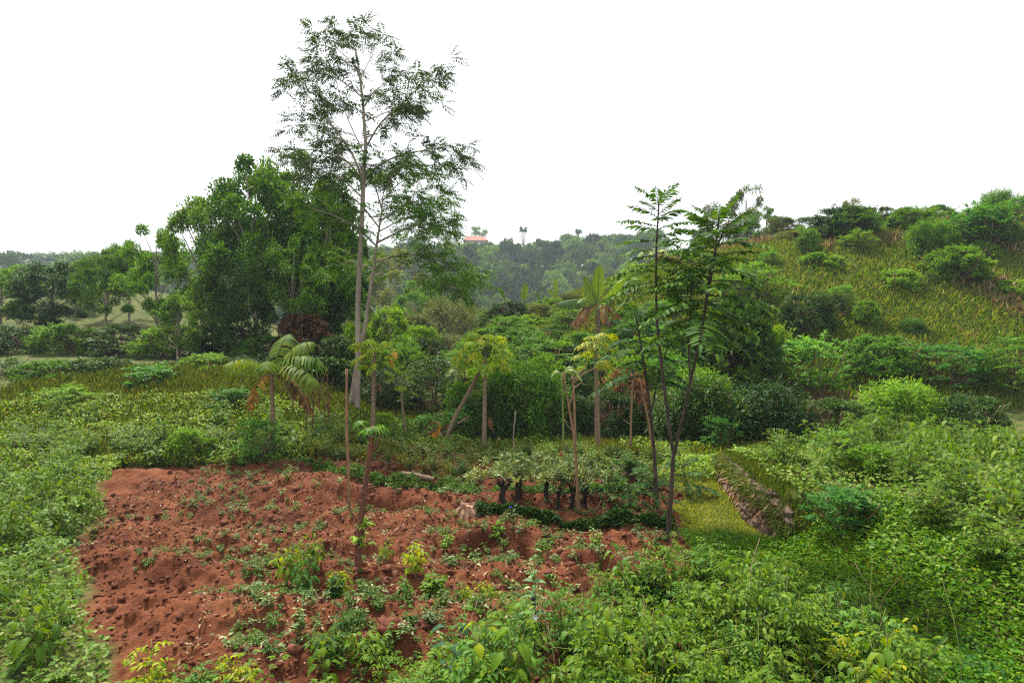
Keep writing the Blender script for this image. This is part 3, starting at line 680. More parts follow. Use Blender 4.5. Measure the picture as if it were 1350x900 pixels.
# ------------------------------------------------------------------ young feathery trees beside the path
def young_tree(label, d, stems, name='young_tree', bark='barkdark', flen=.62):
    b = Gp(*stems[0][0][0]) if d is None else P(*stems[0][0][0], d)
    d = b[1]; b[2] = float(gz(b[0], b[1])); t = thing(name, label, 'tree', b); BASES.append(b)
    tm = MB(); ls = LS()
    for (pts, r0, r1, off, frac, nf, fl) in stems:
        lp = smooth_line(np.array([P(a, c, d + off * i / max(1, len(pts) - 1)) - b for i, (a, c) in enumerate(pts)]), 6)
        tube(tm, lp, np.linspace(r0, r1, len(lp)), 8, wob=.05)
        for k in range(nf):
            u = frac + (1 - frac) * (k + .5) / nf; f = u * (len(lp) - 1); i = min(int(f), len(lp) - 2); p0 = lp[i] + (lp[i + 1] - lp[i]) * (f - i)
            az = k * 2.4 + rng.uniform(-.3, .3); v = (k + .5) / nf
            el = -.15 + .95 * v ** 1.6 + rng.uniform(-.1, .15)
            dv = np.array([math.cos(az) * math.cos(el), math.sin(az) * math.cos(el), math.sin(el)])
            L = fl * (1.05 - .45 * v ** 2) * rng.uniform(.85, 1.15); dr = .32 * (1 - .4 * v)
            rib(tm, p0, dv, L, dr, .006)
            pinnate(ls, p0 + dv * L * .1, dv, UP, L * .92, 12, L * .26, L * .075, dr, .3, .12)
    tm2 = MB(); ls.put(tm2, 'o', .12, .15)
    obj('trunk', tm, M[bark], t); obj('crown', tm2, M['frond'], t)
    return t
young_tree('tall forked young tree with tiered feathery fronds beside the grassy path', None, [
  ([(880, 716), (884, 660), (888, 597)], .032, .026, 0, .9, 0, .6),
  ([(888, 600), (880, 545), (872, 480), (866, 420), (865, 340), (869, 262)], .024, .010, .5, .68, 32, .58),
  ([(888, 600), (900, 550), (912, 495), (922, 450), (932, 395), (942, 340), (948, 285)], .024, .011, -.4, .52, 40, .64),
  ([(910, 500), (908, 450), (911, 390), (913, 330)], .014, .007, .5, .45, 17, .52),
  ([(930, 400), (940, 340), (962, 290)], .012, .006, -.5, .4, 12, .55),
  ([(882, 690), (875, 712)], .012, .008, .0, .9, 0, .3)])
young_tree('dark-stemmed young tree with low fronds just behind the forked one', None, [
  ([(868, 682), (862, 590), (854, 515), (845, 455), (838, 415)], .028, .010, .2, .55, 30, .62),
  ([(858, 545), (870, 490), (885, 440), (893, 395)], .013, .006, .4, .55, 9, .45)])
young_tree('sapling with drooping dark fronds at the plot corner beside the path', None, [([(862, 676), (862, 640), (860, 616)], .012, .006, 0, .3, 11, .5)], flen=.5)
young_tree('small sapling with spreading fronds in front of the crop row near the path', None, [([(905, 652), (903, 630), (898, 612)], .010, .005, 0, .3, 10, .48)])
young_tree('knee-high sapling of dark fronds between the creeping border and the crop row', None, [([(830, 668), (829, 650), (826, 622)], .010, .005, 0, .35, 10, .48)])

# ------------------------------------------------------------------ papayas
def papaya(label, base, top, d, nleaf, psize, pet, mat='papaya', r=.05, fruits=(), mid=None, elev=.35, name='papaya_tree', bark='barkpap'):
    b = P(base[0], base[1], d); b[2] = float(gz(b[0], b[1])); t = thing(name, label, 'tree', b)
    pts = [P(*base, d) - b] + ([P(*mid, d) - b] if mid else []) + [P(*top, d) - b]; pts[0][2] = -.12
    lp = smooth_line(pts, 9); tm = MB(); tube(tm, lp, np.linspace(r, r * .62, len(lp)), 9, wob=.04); obj('trunk', tm, M[bark], t)
    tp = lp[-1]; ls = LS(); cm = MB()
    for k in range(nleaf):
        az = k * 2.4 + rng.uniform(-.3, .3); v = k / nleaf; el = -.65 + (elev + 1.25) * v + rng.uniform(-.12, .12)
        dv = np.array([math.cos(az) * math.cos(el), math.sin(az) * math.cos(el), math.sin(el)]); L = pet * rng.uniform(.75, 1.15) * (1 - .35 * v)
        p0 = tp - UP * .14 * (1 - v); p1 = p0 + dv * L - UP * .12 * L
        tube(cm, [p0, p0 + dv * L * .5, p1], [.010, .008, .006], 4, 1)
        out = nrm(np.array([dv[0], dv[1], dv[2] * .3 - .25]))
        palmate(ls, p1, out, nrm(UP + .35 * rng.normal(size=3)), psize * rng.uniform(.8, 1.15), 7, 135, .24)
    ls.put(cm, 'o', .12, .3); obj('crown', cm, [M[mat], M['stalk']], t)
    for (dx, dz, s, ripe) in fruits:
        fm = MB(); blob(fm, tp + np.array([dx, -.07, dz]), np.array([.045, .045, .075]) * s, 3, 0, .06, 12, 9); obj('fruit', fm, M['ripe' if ripe else 'fruit'], t)
    return t
papaya('straight papaya tree carrying an orange fruit and green fruits under its crown', (638, 601), (640, 452), 13.1, 20, .30, .52, fruits=((-.11, .02, 1.0, 1), (.02, -.12, .9, 0), (.10, -.10, .9, 0), (-.03, -.2, 1.0, 0), (.06, -.24, .8, 0)))
papaya('papaya tree with yellowing leaves rising out of the hedge', (789, 602), (785, 452), 13.2, 17, .27, .44, 'yellowpap', .062)
papaya('papaya tree near the paired grey trunks with one dangling yellow leaf', (491, 600), (493, 458), 13.6, 16, .27, .46, 'papaya', .055, fruits=((.06, -.06, .8, 0),))
papaya('thin curved papaya with a small sparse crown', (538, 586), (530, 496), 14.6, 8, .18, .34, 'papaya', .032, mid=(531, 540), elev=.5)
# leaning trunk
b = Gp(581, 590); t = thing('leaning_trunk', 'cut papaya trunk leaning diagonally into the fruiting papaya', 'trunk', b)
tm = MB(); lp = smooth_line([np.array([0, 0, -.1]), P(600, 550, b[1]) - b, P(618, 517, b[1] - .1) - b, P(638, 478, b[1] - .4) - b], 6); tube(tm, lp, np.linspace(.055, .035, len(lp)), 9, wob=.06); obj('stem', tm, M['barkpap'], t)
tm = MB(); tube(tm, [P(603, 558, b[1]) - b, P(612, 553, b[1]) - b, P(619, 549, b[1]) - b], [.03, .024, .012], 6); obj('branch', tm, M['barkpap'], t)
# hanging dead leaves
def dead_bunch(label, px, py, d, n, L, W, mat, name='dead_leaf_bunch', down=1.0, plant=None):
    b = P(px, py, d); ls = LS(); k = n
    dv = nrm(rng.normal(size=(k, 3)) * .5 - UP * down); ls.add(rng.normal(size=(k, 3)) * L * .15, dv, rdir(k), L * rng.uniform(.6, 1.2, k), W)
    mb = MB(); ls.put(mb, 'o', .35, .25); o = obj(name, mb, M[mat]); o.location = b; return tag(o, label, 'dead leaves')
dead_bunch('withered straw and orange banana leaves caught beside the leaning trunk', 575, 566, 14.0, 9, .42, .13, 'deadleaf', down=.2)
dead_bunch('orange withered leaf scrap lying under the straw-coloured banana leaves', 573, 571, 13.9, 3, .26, .12, 'orangeleaf', down=.2)
dead_bunch('yellow dead papaya leaf dangling next to the papaya near the grey trunks', 517, 466, 13.5, 3, .24, .11, 'ripe', 'dead_leaf')
dead_bunch('brown dead leaf hanging low on the papaya near the grey trunks', 498, 505, 13.6, 3, .26, .09, 'deadleaf', 'dead_leaf')
dead_bunch('reddish brown dead leaf hanging beside the fruiting papaya trunk', 648, 551, 13.3, 3, .24, .10, 'deadleaf', 'dead_leaf')

# ------------------------------------------------------------------ stakes and bare stems
def stake(label, pts, r0, r1, mat, name='stake', cat='stake', d=None, branches=(), group=None):
    b = Gp(*pts[0]) if d is None else P(*pts[0], d)
    b[2] = float(gz(b[0], b[1])); t = thing(name, label, cat, b, group); BASES.append(b)
    lp = smooth_line([P(*p, b[1]) - b for p in pts], 6); lp[0, 2] = -.1; tm = MB()
    tube(tm, lp, np.linspace(r0, r1, len(lp)), 8, wob=.07); 
    for q in range(2, len(lp) - 1, 4): blob(tm, lp[q], np.full(3, np.interp(q, [0, len(lp)], [r0, r1]) * 1.22), q, 0, .2, 7, 5)
    obj('stem', tm, M[mat], t)
    for br in branches:
        bm = MB(); bp = [P(*p, b[1]) - b for p in br]; tube(bm, bp, np.linspace(r1 * .9, r1 * .4, len(bp)), 6); obj('branch', bm, M[mat], t)
    return t, b
stake('tall straight tan stake standing in the dug soil', [(461, 680), (459, 620), (457, 560), (457, 486)], .024, .016, 'stake')
t, b = stake('thick red-brown stake leaning slightly, sprouting leaves at its tip', [(471, 752), (475, 690), (483, 630), (489, 585), (491, 562)], .035, .024, 'redstake', branches=([(472, 742), (477, 715), (482, 690)], [(487, 600), (497, 585), (502, 572)]))
ls = LS(); sp = MB(); tipb = b
for k in range(9):
    az = k * 2.4; el = .3 + .5 * rng.random(); dv = np.array([math.cos(az) * math.cos(el), math.sin(az) * math.cos(el), math.sin(el)]); p0 = P(490, 566 + rng.uniform(0, 18), b[1]) - b; L = rng.uniform(.1, .24)
    p1 = p0 + dv * L; tube(sp, [p0, p1], [.006, .004], 4, 1); palmate(ls, p1, nrm(np.array([dv[0], dv[1], -.3])), UP, .13, 6, 115, .26, False)
ls.put(sp, 'o', .15, .25); obj('sprout', sp, [M['bright'], M['stalk']], t)
for (px, py) in ((478, 690), (474, 706), (481, 692), (470, 716), (482, 715)):
    p0 = P(px, py, b[1]) - b; ls = LS(); sp = MB()
    for k in range(4):
        dv = rdir(1)[0]; dv[2] = abs(dv[2]) * .5; palmate(ls, p0 + dv * .06, nrm(dv), UP, .075, 6, 115, .28, False); tube(sp, [p0, p0 + dv * .06], [.004, .003], 4, 1)
    ls.put(sp, 'o', .15, .25); obj('sprout', sp, [M['bright'], M['stalk']], t)
stake('bent tan pole with a pale torn banana leaf at its top', [(763, 680), (760, 620), (757, 580), (750, 535), (742, 490)], .022, .013, 'stake', branches=([(750, 535), (755, 522), (758, 508)], [(755, 568), (748, 560), (744, 552)]))
stake('second bare pole beside the bent one, topped with broken twigs', [(760, 605), (758, 560), (757, 530), (755, 495)], .024, .018, 'stake', d=12.2, branches=([(756, 505), (770, 492), (786, 484)], [(757, 500), (768, 488), (775, 476)], [(756, 512), (766, 505), (774, 508)]))
stake('slim straight tan stake against the darkest hedge bush', [(831, 604), (832, 550), (834, 510), (837, 480)], .026, .016, 'stake', branches=([(832, 560), (826, 556), (822, 553)],))
stake('crooked thin tan stem close behind the dark-stemmed young tree', [(863, 606), (857, 570), (852, 540), (847, 515), (843, 498)], .026, .012, 'stake', branches=([(853, 545), (848, 530), (846, 522)], [(861, 590), (866, 585), (868, 578)]))
stake('hair-thin grey stick in front of the rounded fine-leaved bush', [(679, 608), (677, 575), (680, 541)], .016, .010, 'bark')
stake('very thin pale stick leaning beside the fruiting papaya foot', [(650, 600), (654, 588), (658, 575)], .010, .006, 'stake')
for i, (bx, by, tx, ty, lab) in enumerate([(402, 575, 407, 500, 'bare brown stalk forked at its tip under the drooping torn leaf'), (412, 578, 414, 512, 'short bare stalk among the dry stalks'), (428, 582, 427, 520, 'straight brown stalk farthest toward the grey trunks in the dry stalk cluster'), (433, 580, 431, 492, 'tallest bare stalk of the dry stalk cluster'), (420, 584, 418, 492, 'bent bare stalk in the middle of the dry stalk cluster'), (389, 560, 388, 505, 'thin shaded stalk nearest the wood in the dry stalk cluster')]):
    stake(lab, [(bx, by), ((bx + tx) / 2 + rng.uniform(-3, 3), (by + ty) / 2), (tx, ty)], .020, .012, 'redstake', 'bare_stalk', 'stalk', d=14.2 + .25 * i, branches=([((bx + tx) / 2, (by + ty) / 2 - 10), (tx + 7, ty + 14), (tx + 9, ty + 4)], [((bx + tx) / 2, (by + ty) / 2), (tx - 6, ty + 20), (tx - 8, ty + 9)]), group='cluster of dry bare stalks')

# ------------------------------------------------------------------ banana plants
def banana_leaf(mb, p, az, el, L, W, droop=.5, torn=0.0, m=0, roll=0.0, strip=.45):
    dh = np.array([math.cos(az), math.sin(az), 0]); n = 15 if torn <= .3 else 26
    t = np.linspace(0, 1, n); c = p + np.outer(t * L * math.cos(el), dh) + np.outer(t * L * math.sin(el) - droop * L * t ** 2, UP)
    tg = nrm(np.gradient(c, axis=0)); sd = nrm(np.cross(tg, UP)); sd = nrm(sd * math.cos(roll) + UP * math.sin(roll)); nn = np.cross(sd, tg)
    tube(mb, c, np.linspace(.018, .004, n) * L / 1.4, 5, m)
    prof = np.where(t < .14, 0.02, np.sin(np.pi * np.clip((t - .12) / .9, 0, 1)) ** .55) * W / 2
    for s in (-1, 1):
        if torn <= 0:
            V = np.stack([c + sd * s * prof[:, None] * u + nn * (.22 * prof * u - .30 * prof * u * u)[:, None] for u in (0, .35, .7, 1.0)], 1)
            wv = 1 + .06 * rng.normal(size=n); V[:, 3] = c + (V[:, 3] - c) * wv[:, None]
            i = np.arange(n - 1)[:, None] * 4; F = np.concatenate([i + np.array([[q, q + 1, q + 5, q + 4]]) for q in range(3)]); mb.add(V.reshape(-1, 3), F, m)
        else:
            for i in range(2, n - 1):
                if rng.random() < torn * .12: continue
                dd = strip + torn * rng.uniform(0, .5); sh = rng.uniform(0, .12)
                rows = []
                for u in (0, .35, .7, 1.0):
                    o = sd[i] * s * u * (1 - .25 * dd * u) - UP * dd * u * u * 1.1 + tg[i] * .25 * u
                    a_ = c[i] + o * prof[i] ; b_ = c[i + 1] + o * prof[i + 1]; mid = (a_ + b_) / 2; sh2 = 1 - (.12 + torn * .35) * u * u
                    rows += [mid + (a_ - mid) * sh2, mid + (b_ - mid) * sh2]
                q = np.array([[0, 1, 3, 2], [2, 3, 5, 4], [4, 5, 7, 6]]); mb.add(np.array(rows), q, m)
def banana(label, px, d, leaves, stem_h, mat='banana', dead=0, name='banana_plant', sr=.11, base_py=None):
    x, z = ground_under(px, d); t = thing(name, label, 'banana plant', (x, d, z))
    sm_ = MB(); tube(sm_, smooth_line([(0, 0, -.1), (.02, 0, stem_h * .5), (0, 0, stem_h)], 5), np.linspace(sr, sr * .55, 11), 9, wob=.05); obj('stem', sm_, M['barkpap' if dead else 'stalk'], t)
    for (az, el, L, W, dr, torn, roll) in leaves:
        lm = MB(); banana_leaf(lm, np.array([0, 0, stem_h - .05]), R(az), R(el), L, W, dr, torn, roll=R(roll)); obj('leaf', lm, M[mat], t)
    for k in range(dead):
        lm = MB(); banana_leaf(lm, np.array([0, 0, stem_h * .97]), R(k * 67 + rng.uniform(-20, 20)), R(15), rng.uniform(.9, 1.4), .34, 1.0, .9, strip=.6); obj('dead_leaf', lm, M['deadleaf'], t)
    return t
x, z = ground_under(788, 23); sh = CH - (400 - HY) / F0 * 23 - z
banana('big banana plant on the slope with a skirt of brown dead leaves', 788, 23, [(8, 50, 1.6, .60, .16, .22, 55), (70, 84, 1.5, .5, .05, 0, 20), (150, 64, 1.3, .62, .15, 0, 65), (178, 22, 1.55, .6, .35, .3, 40), (215, 40, 1.2, .55, .6, .3, 30), (-25, 42, 1.3, .5, .6, .3, 40), (110, 60, 1.3, .5, .25, .2, 30)], sh, 'banana', 9)
x, z = ground_under(866, 31); sh = CH - (356 - HY) / F0 * 31 - z
banana('pale yellowish banana plant alone on the grassy hill', 864, 31, [(k * 51, 35 + 8 * (k % 2), 1.25, .34, .75, .3, 20) for k in range(7)], max(sh, .8), 'palebanana', 2)
for px, d, ytop, lab, lv in ((668, 29, 397, 'pair of small upright banana leaves on the crest farthest from the big banana plant', [(150, 62, .9, .3, .1, 0, 60), (30, 75, .8, .32, .1, 0, 60)]), (690, 29, 398, 'single broad banana leaf poking over the crest', [(70, 78, .95, .4, .06, 0, 20), (10, 60, .6, .25, .2, 0, 30)]), (713, 30, 398, 'yellowing small banana plant on the crest', [(140, 70, .7, .25, .2, 0, 50), (40, 55, .6, .22, .3, 0, 60)]), (733, 28, 394, 'narrow upright banana shoot next to the big banana plant', [(100, 82, 1.0, .3, .05, 0, 50), (30, 70, .7, .25, .2, 0, 60), (170, 60, .7, .25, .2, 0, 60)])):
    x, z = ground_under(px, d); banana(lab, px, d, lv, max(.3, CH - (ytop - HY) / F0 * d - z), 'banana', sr=.05)
x, z = ground_under(603, 19); banana('young banana plant with pale torn arching leaves in the hollow', 604, 19, [(150, 55, .8, .3, .9, .5, 20), (30, 60, .8, .26, .7, .6, 20), (95, 75, .8, .28, .3, .2, 40), (200, 40, .7, .25, 1.0, .5, 0)], max(.4, CH - (492 - HY) / F0 * 19 - z), 'palebanana', sr=.05)
# torn leaf on top of the bent pole (a young banana behind the poles)
x, z = ground_under(738, 10.6); banana('thin young banana plant with a pale torn leaf above the bent pole', 741, 10.2, [(-5, 58, .60, .20, .95, .4, 20), (28, 66, .62, .20, .85, .4, 25), (175, 66, .42, .14, .9, .3, 15)], CH - (492 - HY) / F0 * 10.2 - ground_under(741, 10.2)[1], 'palebanana', sr=.02)
# the near plant whose torn glossy leaf hangs into view
d = 12.6; x, z = ground_under(358, d); sh = CH - (492 - HY) / F0 * d - z
banana('banana plant whose glossy torn leaf droops in at the edge of the field', 358, d, [(-8, 52, 1.75, .9, .66, .8, 8), (-30, 40, 1.6, .8, .72, .9, 5), (10, 62, 1.7, .8, .5, .7, 0), (160, 45, 1.5, .7, .6, .7, 0), (80, 65, 1.6, .7, .4, .5, 0), (220, 50, 1.4, .7, .6, .8, 0), (-80, 55, 1.3, .6, .7, .8, 0)], sh, 'gloss', 3, sr=.06)

# ------------------------------------------------------------------ herbs
def herb(h, n, leafL, leafW, style, rr=.5, pairs=5, droop=.3):
    """one plant of height h: stems with leaves of the given style"""
    st = MB(); ls = LS()
    for k in range(n):
        a = rng.uniform(0, 6.28); lean = rng.uniform(.1, rr); hh = h * rng.uniform(.7, 1.05)
        tip = np.array([math.cos(a) * lean * hh, math.sin(a) * lean * hh, hh]); lp = smooth_line([(0, 0, -.03), tip * np.array([.35, .35, .5]), tip], 5)
        tube(st, lp, np.linspace(.0055, .002, len(lp)) * (.6 + h), 4)
        for i in range(pairs):
            u = .25 + .75 * (i + .6) / pairs; f = u * (len(lp) - 1); q = min(int(f), len(lp) - 2); p0 = lp[q] + (lp[q + 1] - lp[q]) * (f - q)
            b0 = a + i * 1.57 + rng.uniform(-.3, .3); sc_ = (1.1 - .5 * u) * rng.uniform(.8, 1.2)
            for s in (0, math.pi):
                el = rng.uniform(-.1, .5); dv = np.array([math.cos(b0 + s) * math.cos(el), math.sin(b0 + s) * math.cos(el), math.sin(el)]); nn = UP + .3 * rng.normal(size=3)
                if style == 'simple': ls.add(p0 + dv * .01, dv, nn, leafL * sc_, leafW * sc_)
                elif style == 'tri':
                    pt = p0 + dv * leafL * .45 * sc_; sd = np.cross(dv, UP)
                    for w in (0, .9, -.9): ls.add(pt, dv + sd * w, nn, leafL * sc_ * (1 if w == 0 else .8), leafW * sc_)
                    tube(st, [p0, pt], [.0018, .0014], 3)
                elif style == 'pinn':
                    pinnate(ls, p0, dv, nn, leafL * 2.2 * sc_, 3, leafL * sc_, leafW * sc_, .2)
                elif style == 'broad':
                    pt = p0 + dv * leafL * .5 * sc_ + UP * .02; tube(st, [p0, pt], [.0022, .0018], 3)
                    ls.add(pt, nrm(np.array([dv[0], dv[1], -.7 + .5 * rng.random()])), nrm(UP * .6 + dv), leafL * sc_, leafW * sc_)
    return st, ls
def herb_mb(*a, **k):                                   # one mesh, two materials
    st, ls = herb(*a, **k); mb = MB(); ls.put(mb, 'o', .13, .28, 0); V, L, S, Mx = st.arr(); mb.V.append(V); mb.L.append(L + mb.n); mb.S.append(S); mb.M.append(Mx + 1); mb.n += len(V); return mb
def herb_thing(name, label, cat, px, py, mat, *a, group=None, scale=1, **k):
    b = Gp(px, py); t = thing(name, label, cat, b, group); st, ls = herb(*a, **k); lm = MB(); ls.put(lm, 'o', .12, .3)
    obj('foliage', lm, M[mat], t); obj('stem', st, M['stalk'], t); return t

# crop shrubs in rows
CR = []
for i, (mt, st_, h, n) in enumerate([('crop', 'simple', 1, 12), ('crop', 'simple', 1, 14), ('crop', 'tri', 1, 11), ('pale', 'simple', 1, 12), ('weed2', 'simple', 1, 13), ('yellowweed', 'simple', 1, 9)]):
    s_, l_ = herb(1.0, n, .2, .085, st_, .85, 7); lm = MB(); l_.put(lm, 'r', .12, .3); CR.append((lm.mesh('foliage', M[mt]), s_.mesh('stem', M['barkbrown'])))
def crop(px, py, h, k, label, group):
    b = Gp(px, py); t = thing('crop_plant', label, 'crop plant', b, group, rng.uniform(0, 6.28)); t.scale = (h * rng.uniform(.9, 1.2),) * 2 + (h,)
    link('foliage', CR[k][0], t); link('stem', CR[k][1], t)
rows = [([(396, 600), (440, 604), (480, 611), (540, 622), (590, 630), (630, 634)], 'low leafy crop plant in the front row behind the creeping green border', 'crop row behind the creeping border', 17, (0, 1, 4, 5)),
        ([(405, 586), (470, 592), (540, 606), (600, 614), (680, 620), (780, 622), (900, 625)], 'low leafy crop plant in the middle row below the hedge', 'middle crop row', 27, (0, 1, 2, 3, 4)),
        ([(440, 576), (520, 592), (640, 604), (760, 609), (905, 612)], 'low leafy crop plant in the back row against the hedge foot', 'back crop row', 28, (0, 2, 4, 1)),
        ([(790, 634), (830, 638), (870, 640)], 'low leafy crop plant near the small saplings by the path', 'crops near the saplings', 8, (0, 4, 2))]
for pts, lab, gr, n, kinds in rows:
    for i in range(n):
        u = (i + rng.uniform(.1, .9)) / n; q = u * (len(pts) - 1); j = min(int(q), len(pts) - 2); f = q - j
        crop(pts[j][0] * (1 - f) + pts[j + 1][0] * f, pts[j][1] * (1 - f) + pts[j + 1][1] * f + rng.uniform(-3, 3), rng.uniform(.26, .46), int(rng.choice(kinds)), lab, gr)
for i in range(22):                                       # rows go on past the photo's edges
    crop(rng.uniform(20, 370), rng.uniform(590, 606), rng.uniform(.35, .55), int(rng.choice((0, 1, 4))), 'low leafy crop plant on the slope past the plot', 'crops past the plot')

# pale shrubs on black stems
for px, py, w, top, lab in ((661, 664, 34, 614, 'pale-leaved shrub on a thick black leaning stem, nearest the split stump'), (684, 664, 34, 612, 'pale-leaved shrub on the stoutest double black stem'), (720, 663, 40, 608, 'pale-leaved shrub on a single straight black stem'), (737, 670, 34, 611, 'pale-leaved shrub on thin black legs just before the bent tan pole'), (756, 668, 36, 610, 'pale-leaved shrub right behind the bent tan pole'), (773, 666, 34, 612, 'pale-leaved shrub just past the bent tan pole, its black stem split in two')):
    b = Gp(px, py); d = b[1]; t = thing('pale_shrub', lab, 'shrub', b, 'pale shrubs on black stems')
    h = (py - top) / F0 * d; tm = MB(); thick = .036 if px in (661, 684) else (.03 if px == 720 else .018)
    for k in range(2 if px in (661, 720) else 3):
        o = rng.normal(size=2) * .05; tube(tm, smooth_line([(o[0], o[1], -.05), (o[0] * .3, o[1] * .3, h * .25), (o[0] * 1.8 + .03, o[1], h * .62)], 4), np.linspace(thick * 1.15, thick * .6, 9), 7, wob=.15)
    for k in range(12):
        a = rng.uniform(0, 6.28); r_ = rng.uniform(.3, 1) * w / F0 * d * .6; tube(tm, [(0, 0, h * .4), (math.cos(a) * r_ * .6, math.sin(a) * r_ * .6, h * .62), (math.cos(a) * r_, math.sin(a) * r_, h * rng.uniform(.65, .95))], [thick * .3, .006, .003], 4)
    obj('stem', tm, M['black'], t)
    ls = LS(); n = int(rng.integers(30, 46)); a = rng.uniform(0, 6.28, n); r_ = rng.uniform(0, 1, n) ** .6 * w / F0 * d * 1.4
    clumps(ls, np.stack([np.cos(a) * r_, np.sin(a) * r_, h * (rng.uniform(.70, 1.0, n) - .05 * rng.random() + .07 * np.sin(3 * a + px))], 1), rng.uniform(.03, .09, n), 20, .075, .030)
    lm = MB(); ls.put(lm, 'r', .12, .25); obj('foliage', lm, M['pale'], t)

# creeping borders
def border(name, label, pts, w, h, n, mat, L=.05):
    w3 = np.array([Gp(*p) for p in pts]); lp = smooth_line(w3, 8); seg = np.concatenate([[0], np.cumsum(np.linalg.norm(np.diff(lp, axis=0), axis=1))])
    s = rng.uniform(0, seg[-1], n); c = np.stack([np.interp(s, seg, lp[:, i]) for i in range(3)], 1); o = np.clip(rng.normal(size=n) * .42, -1, 1)
    lump = .75 + .9 * vnoise(s * 2.2, 0 * s, 77) + .6 * vnoise(s * 6, 0 * s, 78)
    x = c[:, 0]; y = c[:, 1] + o * w * lump; zg = gz(x, y); z = zg + h * lump * np.sqrt(np.clip(1 - o * o, 0, 1)) * rng.uniform(.25, 1, n)
    b = w3[len(w3) // 2].copy(); ls = LS(); dv = rdir(n); dv[:, 2] = np.abs(dv[:, 2]) * .6; 
    ls.add(np.stack([x, y, z], 1) - b, dv, nrm(UP + .6 * rng.normal(size=(n, 3))), L * rng.uniform(.7, 1.3, n), L * .62)
    mb = MB(); ls.put(mb, 'r', .1, .2); o_ = obj(name, mb, M[mat]); o_.location = b; return tag(o_, label, 'plant border')
border('creeping_border', 'dark low creeping strip of leaves running from the split stump to the forked young tree', [(629, 684), (690, 688), (760, 692), (830, 692), (888, 697)], .15, .15, 5200, 'border', .055)
border('creeping_border', 'long curving strip of low green leaves edging the upper side of the dug plot', [(372, 604), (420, 620), (460, 631), (500, 638), (545, 643), (600, 646), (660, 650), (735, 652), (797, 652), (855, 655)], .30, .16, 12000, 'crop', .05)
border('creeping_border', 'leafy low strip past the plot edge continuing the curving green border', [(40, 590), (150, 592), (260, 596), (365, 603)], .45, .2, 5000, 'crop', .06)

# stump, log, sticks, husk
b = Gp(616, 684); t = MB(); n = 22; th = np.arange(n) * 2 * math.pi / n
rr = np.random.default_rng(5); prof = [(-.04, .185), (.02, .15), (.07, .12), (.12, .105)]
V = []; jag = .135 + .012 * np.sin(3 * th + 1) + .045 * rr.random(n) ** 2
for z, r_ in prof: V.append(np.stack([np.cos(th) * r_ * (1 + .22 * np.cos(4 * th) * (z < .1)), np.sin(th) * r_ * (1 + .22 * np.cos(4 * th) * (z < .1)), np.full(n, z)], 1))
V.append(np.stack([np.cos(th) * .098, np.sin(th) * .098, jag], 1)); V.append(np.stack([np.cos(th) * .06, np.sin(th) * .06, jag * .8 + .015 + .03 * rr.random(n)], 1)); V.append(np.zeros((n, 3)) + [0, 0, .15])
k = len(V); j = np.arange(n); t.add(np.concatenate(V), np.concatenate([np.stack([i * n + j, i * n + (j + 1) % n, (i + 1) * n + (j + 1) % n, (i + 1) * n + j], 1) for i in range(k - 1)]))
for a in (.3, 1.6, 2.9, 4.4, 5.4):
    tube(t, [(math.cos(a) * .07, math.sin(a) * .07, .09), (math.cos(a) * .13, math.sin(a) * .13, .03), (math.cos(a) * .2, math.sin(a) * .2, -.04)], [.05, .05, .02], 7)
o = obj('tree_stump', t, M['stump'], None, False); o.location = b; tag(o, 'jagged split pale tree stump at the end of the dark creeping strip', 'stump')
b = Gp(552, 640); t = MB(); a1 = P(530, 633, b[1] + .2) - b; a2 = P(573, 644, b[1] - .15) - b; a1[2] = .05; a2[2] = .05
lp = smooth_line([a1, (a1 + a2) / 2 + np.array([0, 0, .015]), a2], 5); tube(t, lp[::-1], np.linspace(.035, .055, 11), 9, wob=.08); tube(t, [lp[3], lp[3] + np.array([.03, -.02, .08])], [.02, .012], 6)
o = obj('log', t, M['barkpap']); o.location = b; tag(o, 'weathered log lying along the curving green border', 'log')
for (p, q, r_, lab, mt) in (((735, 726), (756, 728), .012, 'short pale stick lying flat on the dug soil', 'stump'), ((788, 668), (797, 655), .008, 'thin twig propped up near the creeping strip', 'bark'), ((518, 706), (530, 694), .006, 'bent straw-coloured twig on the soil behind the leaning stake', 'stump'), ((640, 728), (655, 734), .006, 'dry twig in the hollow of the dug soil', 'bark')):
    a = Gp(*p); c = Gp(*q); t = MB(); mid = (a + c) / 2; lift = np.array([0, 0, r_ + .01]); tube(t, [a - mid + lift, lift * 1.5, c - mid + lift], [r_, r_ * .9, r_ * .6], 6); o = obj('stick', t, M[mt]); o.location = mid; tag(o, lab, 'stick')
b = Gp(786, 602); t = MB(); blob(t, (0, 0, .06), (.09, .06, .07), 4, 0, .3); o = obj('husk', t, M['husk']); o.location = b + np.array([-.04, -.1, 0]); tag(o, 'small red husk lying at the foot of the yellowing papaya', 'husk')
b = Gp(673, 690); t = MB(); ls = LS(); a = np.arange(5) * 1.257; ls.add(np.zeros((5, 3)) + [0, 0, .14], np.stack([np.cos(a), np.sin(a), 0 * a + .3], 1), UP, .028, .022); ls.put(t, 'o'); tube(t, [(0, 0, -.02), (0, 0, .14)], .002, 4, 1)
o = obj('blue_flower', t, [M['blue'], M['stalk']]); o.location = b; tag(o, 'tiny blue flower in front of the dark creeping strip', 'flower')

